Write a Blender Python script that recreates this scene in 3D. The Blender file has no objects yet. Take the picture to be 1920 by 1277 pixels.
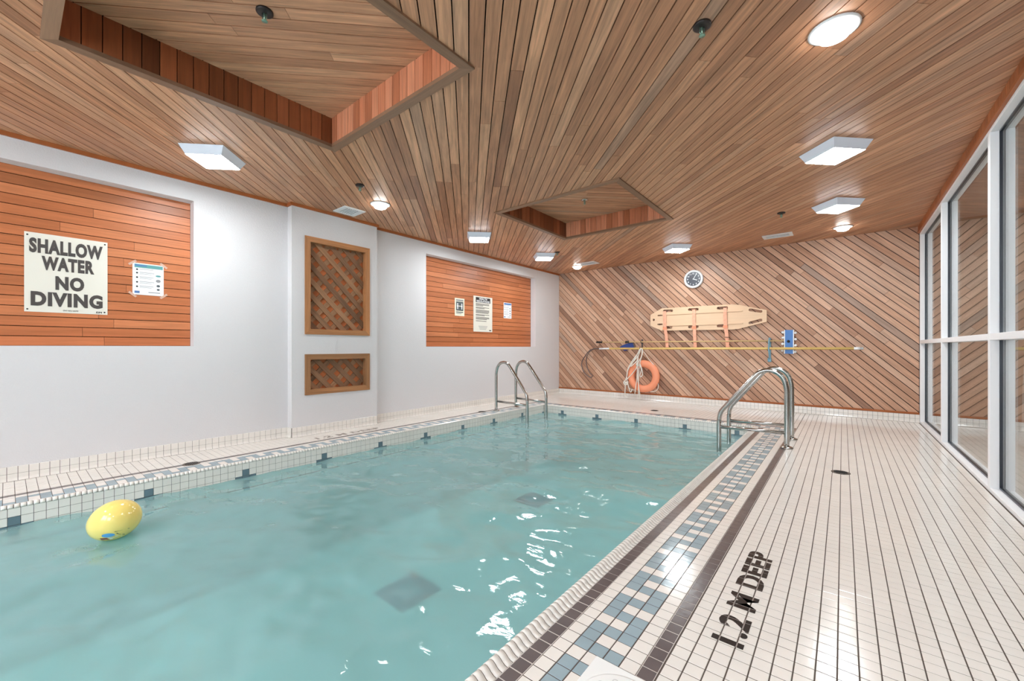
import bpy, math, random
import numpy as np
from mathutils import Vector, Matrix, noise

random.seed(7)
scene = bpy.context.scene
COL = scene.collection

# ------------------------------------------------------------------ camera
FPX, W, H = 767.0, 1920, 1277
YAW = math.atan(620.5 / FPX)
cam_d = bpy.data.cameras.new('camera')
cam = bpy.data.objects.new('camera', cam_d)
COL.objects.link(cam)
cam.location = (0, 0, 1.0)
cam.rotation_euler = (math.pi / 2, 0, YAW)
cam_d.sensor_fit = 'HORIZONTAL'
cam_d.sensor_width = 36.0
cam_d.lens = 36.0 * FPX / W
cam_d.shift_y = 13.0 / W
cam_d.clip_start = 0.02
cam_d.clip_end = 100
scene.camera = cam

# ------------------------------------------------------------------ world, exposure
world = bpy.data.worlds.new('world')
scene.world = world
world.use_nodes = True
world.node_tree.nodes['Background'].inputs[0].default_value = (0.80, 0.90, 1.0, 1)
world.node_tree.nodes['Background'].inputs[1].default_value = 5.0
vs = scene.view_settings
vs.view_transform = 'Standard'
vs.look = 'None'
vs.gamma = 1.0
vs.use_curve_mapping = False
vs.exposure = 1.50
scene.cycles.max_bounces = 8
scene.cycles.diffuse_bounces = 4
SQUARE_EMIT, ROUND_EMIT, SIDE_EMIT = 36.0, 11.0, 0.05

# ------------------------------------------------------------------ dimensions (metres)
XL, XR = -4.84, 0.79          # left wall face, window line
YN, YB = -2.6, 7.62           # wall behind the camera, back wall
ZC = 2.605                    # ceiling
PT = 0.0531                   # tile pitch
PX0, PX1, PY0, PY1 = -4.02, -0.872, -1.62, 5.85   # pool faces
ZW = -0.119                   # water level
BW = 0.0796                   # board pitch
R2 = math.sqrt(2.0)


# ------------------------------------------------------------------ material helpers
def srgb(r, g, b):
    f = lambda c: (c / 255 / 12.92) if c / 255 <= 0.04045 else ((c / 255 + 0.055) / 1.055) ** 2.4
    return (f(r), f(g), f(b), 1.0)


class NT:
    def __init__(self, name):
        self.m = bpy.data.materials.new(name)
        self.m.use_nodes = True
        self.t = self.m.node_tree
        self.t.nodes.clear()
        self.out = self.t.nodes.new('ShaderNodeOutputMaterial')

    def n(self, typ, inputs=None, **props):
        nd = self.t.nodes.new('ShaderNode' + typ)
        for k, v in props.items():
            setattr(nd, k, v)
        for k, v in (inputs or {}).items():
            s = nd.inputs[k]
            if isinstance(v, bpy.types.NodeSocket):
                self.t.links.new(v, s)
            else:
                s.default_value = v
        return nd

    def surf(self, sock):
        self.t.links.new(sock, self.out.inputs['Surface'])
        return self.m


def plain(name, col, rough=0.5, metal=0.0, spec=0.5, bump=0.0, bscale=60.0, vary=0.0, emit=None, estr=0.0):
    k = NT(name)
    base = col
    inp = {'Roughness': rough, 'Metallic': metal, 'Specular IOR Level': spec}
    if bump or vary:
        geo = k.n('NewGeometry')
        nz = k.n('TexNoise', {'Vector': geo.outputs['Position'], 'Scale': bscale, 'Detail': 4.0})
        if bump:
            bp = k.n('Bump', {'Height': nz.outputs['Fac'], 'Strength': bump, 'Distance': 0.004})
            inp['Normal'] = bp.outputs['Normal']
        if vary:
            n2 = k.n('TexNoise', {'Vector': geo.outputs['Position'], 'Scale': bscale * 0.15, 'Detail': 3.0})
            mr = k.n('MapRange', {'Value': n2.outputs['Fac'], 'From Min': 0.3, 'From Max': 0.7, 'To Min': 1 - vary, 'To Max': 1 + vary})
            mx = k.n('VectorMath', {0: col[:3], 'Scale': mr.outputs['Result']}, operation='SCALE')
            base = mx.outputs['Vector']
    inp['Base Color'] = base
    if emit:
        inp['Emission Color'] = emit
        inp['Emission Strength'] = estr
    return k.surf(k.n('BsdfPrincipled', inp).outputs['BSDF'])


def wood(name, cols, rough=0.42, grain=0.44, spec=0.35):
    """boards: tone attribute picks the board's colour, UV runs along the grain"""
    k = NT(name)
    at = k.n('Attribute', attribute_name='tone')
    cr = k.n('ValToRGB', {'Fac': at.outputs['Fac']})
    el = cr.color_ramp.elements
    el[0].position, el[0].color = 0.0, cols[0]
    el[1].position, el[1].color = 1.0, cols[-1]
    for i, c in enumerate(cols[1:-1]):
        e = el.new((i + 1) / (len(cols) - 1))
        e.color = c
    uv = k.n('UVMap')
    mp = k.n('Mapping', {'Vector': uv.outputs['UV'], 'Scale': (2.2, 55.0, 1.0)})
    n1 = k.n('TexNoise', {'Vector': mp.outputs['Vector'], 'Scale': 1.0, 'Detail': 5.0, 'Roughness': 0.62, 'Distortion': 0.5})
    mp2 = k.n('Mapping', {'Vector': uv.outputs['UV'], 'Scale': (1.0, 13.0, 1.0)})
    n2 = k.n('TexNoise', {'Vector': mp2.outputs['Vector'], 'Scale': 1.6, 'Detail': 2.0, 'Distortion': 1.2})
    mp3 = k.n('Mapping', {'Vector': uv.outputs['UV'], 'Scale': (14.0, 420.0, 1.0)})
    n3 = k.n('TexNoise', {'Vector': mp3.outputs['Vector'], 'Scale': 1.0, 'Detail': 2.0})
    s1 = k.n('Math', {0: n1.outputs['Fac'], 1: 0.5}, operation='MULTIPLY')
    s2 = k.n('Math', {0: n2.outputs['Fac'], 1: 0.35, 2: s1.outputs[0]}, operation='MULTIPLY_ADD')
    s3 = k.n('Math', {0: n3.outputs['Fac'], 1: 0.15, 2: s2.outputs[0]}, operation='MULTIPLY_ADD')
    mr = k.n('MapRange', {'Value': s3.outputs[0], 'From Min': 0.32, 'From Max': 0.68, 'To Min': 1 - grain, 'To Max': 1 + grain})
    mx = k.n('VectorMath', {0: cr.outputs['Color'], 'Scale': mr.outputs['Result']}, operation='SCALE')
    bp = k.n('Bump', {'Height': s3.outputs[0], 'Strength': 0.12, 'Distance': 0.002})
    return k.surf(k.n('BsdfPrincipled', {'Base Color': mx.outputs['Vector'], 'Roughness': rough, 'Specular IOR Level': spec,
                                         'Normal': bp.outputs['Normal']}).outputs['BSDF'])


def emitter(name, col, strength):
    k = NT(name)
    return k.surf(k.n('Emission', {'Color': col, 'Strength': strength}).outputs['Emission'])


M = {}
M['ceil_wood'] = wood('ceiling_cedar', [srgb(158, 110, 82), srgb(182, 130, 98), srgb(196, 143, 109), srgb(208, 156, 121), srgb(174, 138, 115)])
M['wall_wood'] = wood('wall_cedar', [srgb(144, 108, 90), srgb(182, 138, 112), srgb(198, 154, 127), srgb(214, 174, 148), srgb(168, 141, 125)], grain=0.3)
M['panel_wood'] = wood('panel_cedar', [srgb(150, 92, 58), srgb(182, 108, 68), srgb(196, 118, 76), srgb(204, 128, 86)], grain=0.22, rough=0.38)
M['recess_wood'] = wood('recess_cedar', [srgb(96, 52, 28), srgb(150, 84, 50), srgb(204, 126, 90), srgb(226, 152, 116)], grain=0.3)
M['trim_wood'] = wood('trim_cedar', [srgb(150, 82, 40), srgb(168, 96, 52), srgb(176, 106, 62)], grain=0.25)
M['grey_wood'] = wood('weathered_trim', [srgb(128, 96, 74), srgb(146, 110, 86), srgb(158, 122, 96)], grain=0.22)
M['frame_wood'] = wood('vent_frame_wood', [srgb(150, 108, 74), srgb(176, 122, 80), srgb(196, 134, 86)], grain=0.3)
M['lattice'] = wood('lattice_wood', [srgb(120, 86, 62), srgb(142, 104, 76), srgb(160, 118, 86)], grain=0.35, rough=0.6)
M['groove'] = plain('dark_groove', srgb(26, 13, 8), 0.95, spec=0.1)
M['vent_back'] = plain('rust_backing', srgb(206, 118, 70), 0.8, vary=0.25, bscale=40)
M['white_wall'] = plain('white_stucco', srgb(219, 216, 217), 0.85, spec=0.2, bump=0.55, bscale=110)
M['grout'] = plain('dark_grout', srgb(92, 82, 76), 0.9, spec=0.1)
M['pale_grout'] = plain('pale_grout', srgb(206, 198, 192), 0.8)
M['tile_white'] = plain('white_glazed_tile', srgb(236, 230, 223), 0.13, spec=0.5, bump=0.10, bscale=30, vary=0.03)
M['tile_blue'] = plain('blue_glazed_tile', srgb(154, 173, 181), 0.12, spec=0.5, bump=0.10, bscale=30, vary=0.1)
M['tile_dark'] = plain('charcoal_tile', srgb(104, 95, 95), 0.2, spec=0.5, bump=0.15, bscale=40, vary=0.12)
M['tile_navy'] = plain('slate_blue_tile', srgb(104, 124, 134), 0.18, spec=0.5, vary=0.12, bscale=60)
M['basin'] = plain('pool_plaster', srgb(168, 222, 222), 0.8, vary=0.05, bscale=14)
M['steel'] = plain('brushed_steel', srgb(180, 178, 174), 0.19, metal=1.0)
M['white_metal'] = plain('white_enamel', srgb(236, 238, 240), 0.35)
M['frame_white'] = plain('white_window_frame', srgb(244, 244, 246), 0.4)
M['gasket'] = plain('black_gasket', srgb(40, 44, 54), 0.35)
M['black'] = plain('black_plastic', srgb(26, 24, 24), 0.45)
M['ink'] = plain('dark_grey_ink', srgb(74, 68, 66), 0.6)
M['ink_black'] = plain('black_ink', srgb(34, 32, 32), 0.6)
M['ink_grey'] = plain('grey_print', srgb(150, 150, 152), 0.7)
M['sign'] = plain('cream_sign', srgb(232, 228, 216), 0.4)
M['paper'] = plain('white_paper', srgb(240, 241, 243), 0.6)
M['paper_cream'] = plain('cream_paper', srgb(240, 236, 214), 0.6)
M['teal_print'] = plain('teal_print', srgb(96, 158, 158), 0.6)
M['blue_print'] = plain('blue_print', srgb(84, 122, 176), 0.6)
M['slate_print'] = plain('slate_print', srgb(84, 92, 96), 0.6)
M['tape'] = plain('clear_tape', srgb(214, 176, 156), 0.3)
M['diffuser_side'] = plain('acrylic_side', srgb(206, 212, 222), 0.4, emit=(0.82, 0.88, 1.0, 1), estr=SIDE_EMIT)
M['emit_cool'] = emitter('lamp_panel', (0.90, 0.97, 1.0, 1), SQUARE_EMIT)
M['emit_gym_fill'] = emitter('gym_fill_panel', (1.0, 0.95, 0.88, 1), 5.0)  # glow of the fill panels added beyond the glass
M['emit_warm'] = emitter('lamp_dome', (1.0, 0.96, 0.90, 1), ROUND_EMIT)
M['orange'] = plain('orange_vinyl', srgb(248, 158, 120), 0.45, bump=0.05, bscale=90)
M['strap'] = plain('orange_webbing', srgb(248, 180, 150), 0.7, vary=0.12, bscale=200)
M['rope'] = plain('white_rope', srgb(236, 232, 222), 0.8)
M['board'] = wood('birch_plywood', [srgb(232, 196, 162), srgb(240, 206, 172)], grain=0.06)
M['pole_yellow'] = plain('yellow_pole', srgb(238, 204, 128), 0.4)
M['pole_tan'] = plain('tan_pole', srgb(218, 186, 136), 0.4)
M['hook_metal'] = plain('grey_hook_metal', srgb(112, 100, 100), 0.35, metal=0.6)
M['blue_plastic'] = plain('blue_plastic', srgb(76, 128, 196), 0.4)
M['navy_plastic'] = plain('navy_plastic', srgb(40, 66, 140), 0.4)
M['cord_blue'] = plain('pale_blue_cord', srgb(120, 166, 186), 0.6)
M['balloon'] = plain('yellow_latex', srgb(250, 224, 128), 0.12, spec=0.6)
M['red_print'] = plain('red_print', srgb(150, 50, 28), 0.3)
M['skyblue_print'] = plain('sky_blue_print', srgb(92, 168, 226), 0.3)
M['escutcheon'] = plain('dark_bronze', srgb(50, 42, 40), 0.4, metal=0.3)
M['brass'] = plain('aged_brass', srgb(140, 176, 158), 0.3, metal=0.7)
M['chrome'] = plain('chrome', srgb(210, 212, 210), 0.12, metal=1.0)
M['drain'] = plain('drain_grate', srgb(96, 88, 80), 0.45, metal=0.4)
M['drain_hole'] = plain('drain_dark', srgb(40, 36, 34), 0.8)
M['plate'] = plain('white_plastic_lid', srgb(240, 240, 238), 0.3)
M['emboss'] = plain('embossed_grey', srgb(214, 214, 214), 0.4)
M['main_drain'] = plain('blue_drain_cover', srgb(18, 74, 104), 0.5)
M['drain_blue'] = plain('blue_drain_grille', srgb(70, 128, 148), 0.5)
M['vent_mesh'] = plain('vent_mesh', srgb(150, 156, 160), 0.5, vary=0.2, bscale=200)
M['clock_face'] = plain('clock_face', srgb(72, 76, 86), 0.35)
M['far_floor'] = plain('gym_floor', srgb(176, 164, 148), 0.5, vary=0.1, bscale=20)
M['far_wall'] = plain('gym_wall', srgb(164, 140, 118), 0.8)
M['machine'] = plain('pale_machine', srgb(214, 208, 202), 0.4)


def mat_letter():
    """depth-marker ink broken by the pale joints of the tile grid"""
    k = NT('depth_marker_ink')
    geo = k.n('NewGeometry')
    sp = k.n('SeparateXYZ', {0: geo.outputs['Position']})
    fx = k.n('Math', {0: k.n('Math', {0: sp.outputs['X'], 1: 0.4385}, operation='ADD').outputs[0], 1: PT}, operation='PINGPONG')
    fy = k.n('Math', {0: k.n('Math', {0: sp.outputs['Y'], 1: -0.940}, operation='ADD').outputs[0], 1: PT}, operation='PINGPONG')
    mx = k.n('Math', {0: k.n('Math', {0: sp.outputs['X'], 1: 0.4385 + 40 * PT}, operation='ADD').outputs[0], 1: PT}, operation='MODULO')
    my = k.n('Math', {0: k.n('Math', {0: sp.outputs['Y'], 1: -0.940 + 80 * PT}, operation='ADD').outputs[0], 1: PT}, operation='MODULO')
    lx = k.n('Math', {0: mx.outputs[0], 1: 0.004}, operation='LESS_THAN')
    ly = k.n('Math', {0: my.outputs[0], 1: 0.002}, operation='LESS_THAN')
    ln = k.n('Math', {0: lx.outputs[0], 1: ly.outputs[0]}, operation='MAXIMUM')
    c = k.n('MixRGB', {'Fac': ln.outputs[0], 'Color1': srgb(30, 26, 26), 'Color2': srgb(150, 140, 134)})
    return k.surf(k.n('BsdfPrincipled', {'Base Color': c.outputs['Color'], 'Roughness': 0.25}).outputs['BSDF'])


M['letter'] = mat_letter()


def mat_glass():
    """double-glazed pane: clear, mirror-like at grazing angles"""
    k = NT('window_glass')
    lw = k.n('LayerWeight', {'Blend': 0.5})
    p = k.n('Math', {0: lw.outputs['Facing'], 1: 4.0}, operation='POWER')
    f = k.n('Math', {0: p.outputs[0], 1: 0.86, 2: 0.06}, operation='MULTIPLY_ADD')
    g = k.n('BsdfGlossy', {'Color': (0.96, 0.97, 0.97, 1), 'Roughness': 0.0})
    t = k.n('BsdfTransparent', {'Color': (0.93, 0.95, 0.95, 1)})
    return k.surf(k.n('MixShader', {0: f.outputs[0], 1: t.outputs[0], 2: g.outputs[0]}).outputs[0])


M['glass'] = mat_glass()


def mat_water():
    """cloudy teal water: scattering body, partly clear, Fresnel reflection"""
    k = NT('pool_water')
    geo = k.n('NewGeometry')
    mp = k.n('Mapping', {'Vector': geo.outputs['Position'], 'Rotation': (0, 0, 0.6), 'Scale': (6.0, 17.0, 1.0)})
    n1 = k.n('TexNoise', {'Vector': mp.outputs['Vector'], 'Scale': 1.0, 'Detail': 4.0, 'Distortion': 1.0})
    bp = k.n('Bump', {'Height': n1.outputs['Fac'], 'Strength': 0.30, 'Distance': 0.005})
    fr = k.n('Fresnel', {'IOR': 1.33, 'Normal': bp.outputs['Normal']})
    d = k.n('BsdfDiffuse', {'Color': srgb(186, 230, 232)})
    t = k.n('BsdfTransparent', {'Color': srgb(214, 244, 244)})
    body = k.n('MixShader', {0: 0.62, 1: d.outputs[0], 2: t.outputs[0]})
    g = k.n('BsdfGlossy', {'Color': (1, 1, 1, 1), 'Roughness': 0.004, 'Normal': bp.outputs['Normal']})
    return k.surf(k.n('MixShader', {0: fr.outputs[0], 1: body.outputs[0], 2: g.outputs[0]}).outputs[0])


M['water'] = mat_water()


# ------------------------------------------------------------------ object helpers
def mesh(name, verts, faces, smooth=False, uv=None, tone=None):
    me = bpy.data.meshes.new(name)
    me.from_pydata([tuple(v) for v in verts], [], faces)
    if smooth:
        me.polygons.foreach_set('use_smooth', [True] * len(me.polygons))
    if uv is not None:
        lay = me.uv_layers.new(name='UVMap')
        idx = np.empty(len(me.loops), dtype=np.int32)
        me.loops.foreach_get('vertex_index', idx)
        lay.data.foreach_set('uv', np.asarray(uv, dtype=np.float32)[idx].ravel())
    if tone is not None:
        a = me.attributes.new('tone', 'FLOAT', 'POINT')
        a.data.foreach_set('value', np.broadcast_to(np.asarray(tone, dtype=np.float32), (len(verts),)).copy())
    me.update()
    return me


def obj(name, me, mat=None, parent=None, loc=None, kind=None, label=None, cat=None, group=None):
    o = bpy.data.objects.new(name, me)
    COL.objects.link(o)
    if mat is not None and me is not None and not me.materials:
        me.materials.append(M[mat] if isinstance(mat, str) else mat)
    if parent is not None:
        o.parent = parent
    if loc is not None:
        o.location = loc
    if kind:
        o['kind'] = kind
    if label:
        o['label'] = label
    if cat:
        o['category'] = cat
    if group:
        o['group'] = group
    return o


def thing(name, label, cat, loc=(0, 0, 0), rz=0.0, group=None):
    o = obj(name, None, loc=loc, label=label, cat=cat, group=group)
    o.rotation_euler = (0, 0, rz)
    return o


def box_data(x0, x1, y0, y1, z0, z1):
    v = [(x, y, z) for z in (z0, z1) for y in (y0, y1) for x in (x0, x1)]
    f = [(0, 2, 3, 1), (4, 5, 7, 6), (0, 1, 5, 4), (2, 6, 7, 3), (0, 4, 6, 2), (1, 3, 7, 5)]
    return v, f


def box(x0, x1, y0, y1, z0, z1, bevel=0.0, tone=None, axis=0):
    """box, optionally with chamfered edges; uv along axis for wood"""
    if bevel > 0:
        b = bevel
        X, Y, Z = (x0, x1), (y0, y1), (z0, z1)
        v, idx = [], {}
        for i in (0, 1):
            for j in (0, 1):
                for k in (0, 1):
                    sx, sy, sz = (1 if i == 0 else -1), (1 if j == 0 else -1), (1 if k == 0 else -1)
                    for a, off in enumerate(((0, b, b), (b, 0, b), (b, b, 0))):
                        idx[(i, j, k, a)] = len(v)
                        v.append((X[i] + sx * off[0], Y[j] + sy * off[1], Z[k] + sz * off[2]))
        f = []
        for i in (0, 1):
            q = [idx[(i, 0, 0, 0)], idx[(i, 1, 0, 0)], idx[(i, 1, 1, 0)], idx[(i, 0, 1, 0)]]
            f.append(q if i else q[::-1])
            q = [idx[(0, i, 0, 1)], idx[(1, i, 0, 1)], idx[(1, i, 1, 1)], idx[(0, i, 1, 1)]]
            f.append(q[::-1] if i else q)
            q = [idx[(0, 0, i, 2)], idx[(1, 0, i, 2)], idx[(1, 1, i, 2)], idx[(0, 1, i, 2)]]
            f.append(q if i else q[::-1])
        for i in (0, 1):
            for j in (0, 1):
                f.append([idx[(i, j, 0, 0)], idx[(i, j, 1, 0)], idx[(i, j, 1, 1)], idx[(i, j, 0, 1)]])
                f.append([idx[(i, 0, j, 0)], idx[(i, 1, j, 0)], idx[(i, 1, j, 2)], idx[(i, 0, j, 2)]])
                f.append([idx[(0, i, j, 1)], idx[(1, i, j, 1)], idx[(1, i, j, 2)], idx[(0, i, j, 2)]])
        for c in [(i, j, k) for i in (0, 1) for j in (0, 1) for k in (0, 1)]:
            f.append([idx[(*c, 0)], idx[(*c, 1)], idx[(*c, 2)]])
    else:
        v, f = box_data(x0, x1, y0, y1, z0, z1)
    uv = None
    if tone is not None:
        r = random.random() * 50
        o1, o2 = [(1, 2), (0, 2), (0, 1)][axis]
        uv = [(p[axis] + r, p[o1] + p[o2] + r * 3) for p in v]
    me = mesh('box', v, f, uv=uv, tone=tone)
    if bevel > 0:
        fix_normals(me)
    return me


def fix_normals(me):
    import bmesh
    bm = bmesh.new()
    bm.from_mesh(me)
    bmesh.ops.recalc_face_normals(bm, faces=bm.faces)
    bm.to_mesh(me)
    bm.free()
    return me


def extrude(poly, mapf, d0, d1, tone=None, name='plank', uvs=None):
    """polygon in (a,b) extruded between two depths through mapf(a,b,d)"""
    n = len(poly)
    v = [mapf(a, b, d0) for a, b in poly] + [mapf(a, b, d1) for a, b in poly]
    f = [list(range(n)), list(range(2 * n - 1, n - 1, -1))] + [[i, i + n, (i + 1) % n + n, (i + 1) % n] for i in range(n)]
    uv = None
    if tone is not None:
        r = random.random() * 60
        uv = [(a + r, b + r * 7) for a, b in (uvs or poly)] * 2
    me = mesh(name, v, f, uv=uv, tone=tone)
    return fix_normals(me)


def lathe(prof, seg=24, name='lathe', smooth=True, caps=True):
    """profile of (r, z) turned about z"""
    v, f = [], []
    rings = []
    for r, z in prof:
        if r < 1e-6:
            rings.append([len(v)])
            v.append((0, 0, z))
        else:
            rings.append(list(range(len(v), len(v) + seg)))
            v += [(r * math.cos(2 * math.pi * i / seg), r * math.sin(2 * math.pi * i / seg), z) for i in range(seg)]
    for a, b in zip(rings, rings[1:]):
        for i in range(seg):
            j = (i + 1) % seg
            if len(a) == 1 and len(b) == 1:
                continue
            if len(a) == 1:
                f.append((a[0], b[j], b[i]))
            elif len(b) == 1:
                f.append((a[i], a[j], b[0]))
            else:
                f.append((a[i], a[j], b[j], b[i]))
    if caps:
        if len(rings[0]) > 1:
            f.append(rings[0][::-1])
        if len(rings[-1]) > 1:
            f.append(rings[-1])
    return fix_normals(mesh(name, v, f, smooth=smooth))


def catmull(pts, step=6):
    P = [Vector(p) for p in pts]
    P = [P[0] * 2 - P[1]] + P + [P[-1] * 2 - P[-2]]
    out = []
    for i in range(1, len(P) - 2):
        a, b, c, d = P[i - 1:i + 3]
        for k in range(step):
            t = k / step
            out.append(0.5 * (2 * b + (c - a) * t + (2 * a - 5 * b + 4 * c - d) * t * t + (3 * b - a - 3 * c + d) * t ** 3))
    out.append(P[-2])
    return out


def tube(pts, r, seg=8, name='tube', closed=False, flat=None):
    P = [Vector(p) for p in pts]
    v, f = [], []
    n = len(P)
    up = None
    for i, p in enumerate(P):
        t = (P[(i + 1) % n] - P[i - 1]) if closed else (P[min(i + 1, n - 1)] - P[max(i - 1, 0)])
        t.normalize()
        if up is None:
            up = Vector((0, 1, 0)) if abs(t.y) < 0.9 else Vector((0, 0, 1))
        s = t.cross(up).normalized()
        up = s.cross(t).normalized()
        rr = r[i] if isinstance(r, (list, tuple)) else r
        ry = rr if flat is None else rr * flat
        for k in range(seg):
            a = 2 * math.pi * k / seg
            v.append(p + s * (rr * math.cos(a)) + up * (ry * math.sin(a)))
    for i in range(n if closed else n - 1):
        for k in range(seg):
            a, b = i * seg + k, i * seg + (k + 1) % seg
            c, d = ((i + 1) % n) * seg + (k + 1) % seg, ((i + 1) % n) * seg + k
            f.append((a, b, c, d))
    if not closed:
        f.append(list(range(seg))[::-1])
        f.append(list(range((n - 1) * seg, n * seg)))
    return fix_normals(mesh(name, v, f, smooth=True))


def islands(me):
    par = list(range(len(me.vertices)))

    def find(a):
        while par[a] != a:
            par[a] = par[par[a]]
            a = par[a]
        return a
    for e in me.edges:
        a, b = find(e.vertices[0]), find(e.vertices[1])
        par[a] = b
    groups = {}
    for p in me.polygons:
        groups.setdefault(find(p.vertices[0]), []).append(list(p.vertices))
    return list(groups.values())


def text_pieces(body, w, h, bold=0.0, thick=0.0):
    """letters of the built-in font as separate (verts, faces), fitted to a w x h box from (0,0)"""
    cu = bpy.data.curves.new('t', 'FONT')
    cu.body = body
    cu.offset = bold
    cu.space_character = 1.0 + bold * 2.2
    cu.extrude = 0.5
    cu.resolution_u = 4
    o = bpy.data.objects.new('t', cu)
    COL.objects.link(o)
    dg = bpy.context.evaluated_depsgraph_get()
    me = bpy.data.meshes.new_from_object(o.evaluated_get(dg))
    import bmesh
    bm = bmesh.new()
    bm.from_mesh(me)
    bmesh.ops.remove_doubles(bm, verts=bm.verts, dist=1e-5)
    bm.to_mesh(me)
    bm.free()
    co = np.array([v.co[:] for v in me.vertices])
    lo, hi = co.min(0), co.max(0)
    co = (co - lo) / np.maximum(hi - lo, 1e-9) * np.array([w, h, thick])
    out = []
    for polys in islands(me):
        ids = sorted({i for p in polys for i in p})
        mp = {a: k for k, a in enumerate(ids)}
        out.append((co[ids], [[mp[i] for i in p] for p in polys]))
    bpy.data.objects.remove(o)
    bpy.data.meshes.remove(me)
    bpy.data.curves.remove(cu)
    out.sort(key=lambda q: q[0][:, 0].min())
    return out


# letters are cut first, while the scene is still empty
TXT = {
    'depth': text_pieces('1.2 M DEEP', 0.78, 0.10, 0.038, 0.0006),
    'SHALLOW': text_pieces('SHALLOW', 0.41, 0.118, 0.052, 0.002),
    'WATER': text_pieces('WATER', 0.295, 0.112, 0.052, 0.002),
    'NO': text_pieces('NO', 0.162, 0.114, 0.055, 0.002),
    'DIVING': text_pieces('DIVING', 0.402, 0.116, 0.055, 0.002),
    'reg': text_pieces('ONT REG 565/90', 0.085, 0.012, 0.0, 0.001),
    'maker': text_pieces('EPI', 0.034, 0.014, 0.03, 0.001),
    'HEALTH': text_pieces('HEALTH', 0.20, 0.035, 0.03, 0.001),
    'REGULATIONS': text_pieces('REGULATIONS', 0.33, 0.035, 0.03, 0.001),
}
NUMS = {n: text_pieces(str(n), 0.018 if n < 10 else 0.03, 0.026, 0.03, 0.001) for n in range(1, 13)}


def place_text(key, mapf, mat, parent, pieces=None, name='letter'):
    for co, faces in (pieces if pieces is not None else TXT[key]):
        me = fix_normals(mesh(name, [mapf(*p) for p in co], faces))
        obj(name, me, mat, parent)


def holed(us, vs_, holes, mapf, d_front, d_back):
    """rectangular slab face with rectangular openings, jambs included, as one welded mesh"""
    U = sorted(set(us + [h[0] for h in holes] + [h[1] for h in holes]))
    V = sorted(set(vs_ + [h[2] for h in holes] + [h[3] for h in holes]))
    verts, ids, faces = [], {}, []

    def vid(i, j, d):
        k = (i, j, d)
        if k not in ids:
            ids[k] = len(verts)
            verts.append(mapf(U[i], V[j], d_front if d == 0 else d_back))
        return ids[k]

    def solid(i, j):
        if i < 0 or j < 0 or i >= len(U) - 1 or j >= len(V) - 1:
            return False
        cu, cv = (U[i] + U[i + 1]) / 2, (V[j] + V[j + 1]) / 2
        return not any(h[0] < cu < h[1] and h[2] < cv < h[3] for h in holes)
    for i in range(len(U) - 1):
        for j in range(len(V) - 1):
            if not solid(i, j):
                continue
            for d in (0, 1):
                faces.append([vid(i, j, d), vid(i + 1, j, d), vid(i + 1, j + 1, d), vid(i, j + 1, d)])
            for di, dj, a, b in ((-1, 0, (i, j), (i, j + 1)), (1, 0, (i + 1, j), (i + 1, j + 1)), (0, -1, (i, j), (i + 1, j)), (0, 1, (i, j + 1), (i + 1, j + 1))):
                if not solid(i + di, j + dj):
                    faces.append([vid(*a, 0), vid(*b, 0), vid(*b, 1), vid(*a, 1)])
    return fix_normals(mesh('slab', verts, faces))


# ------------------------------------------------------------------ planks laid at an angle
def rect_bounds(ang, a0, a1, b0, b1):
    """for a rectangle return t-range function of s, direction (cos,sin) = t axis"""
    ca, sa = math.cos(ang), math.sin(ang)

    def rng(s):
        lo, hi = -1e9, 1e9
        # point = t*(ca,sa) + s*(-sa,ca)
        for c, k, m0, m1 in ((ca, -sa * s, a0, a1), (sa, ca * s, b0, b1)):
            t0, t1 = (m0 - k) / c, (m1 - k) / c
            lo, hi = max(lo, min(t0, t1)), min(hi, max(t0, t1))
        return lo, hi
    ss = [(-x * sa + y * ca) for x in (a0, a1) for y in (b0, b1)]
    return rng, ss


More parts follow.
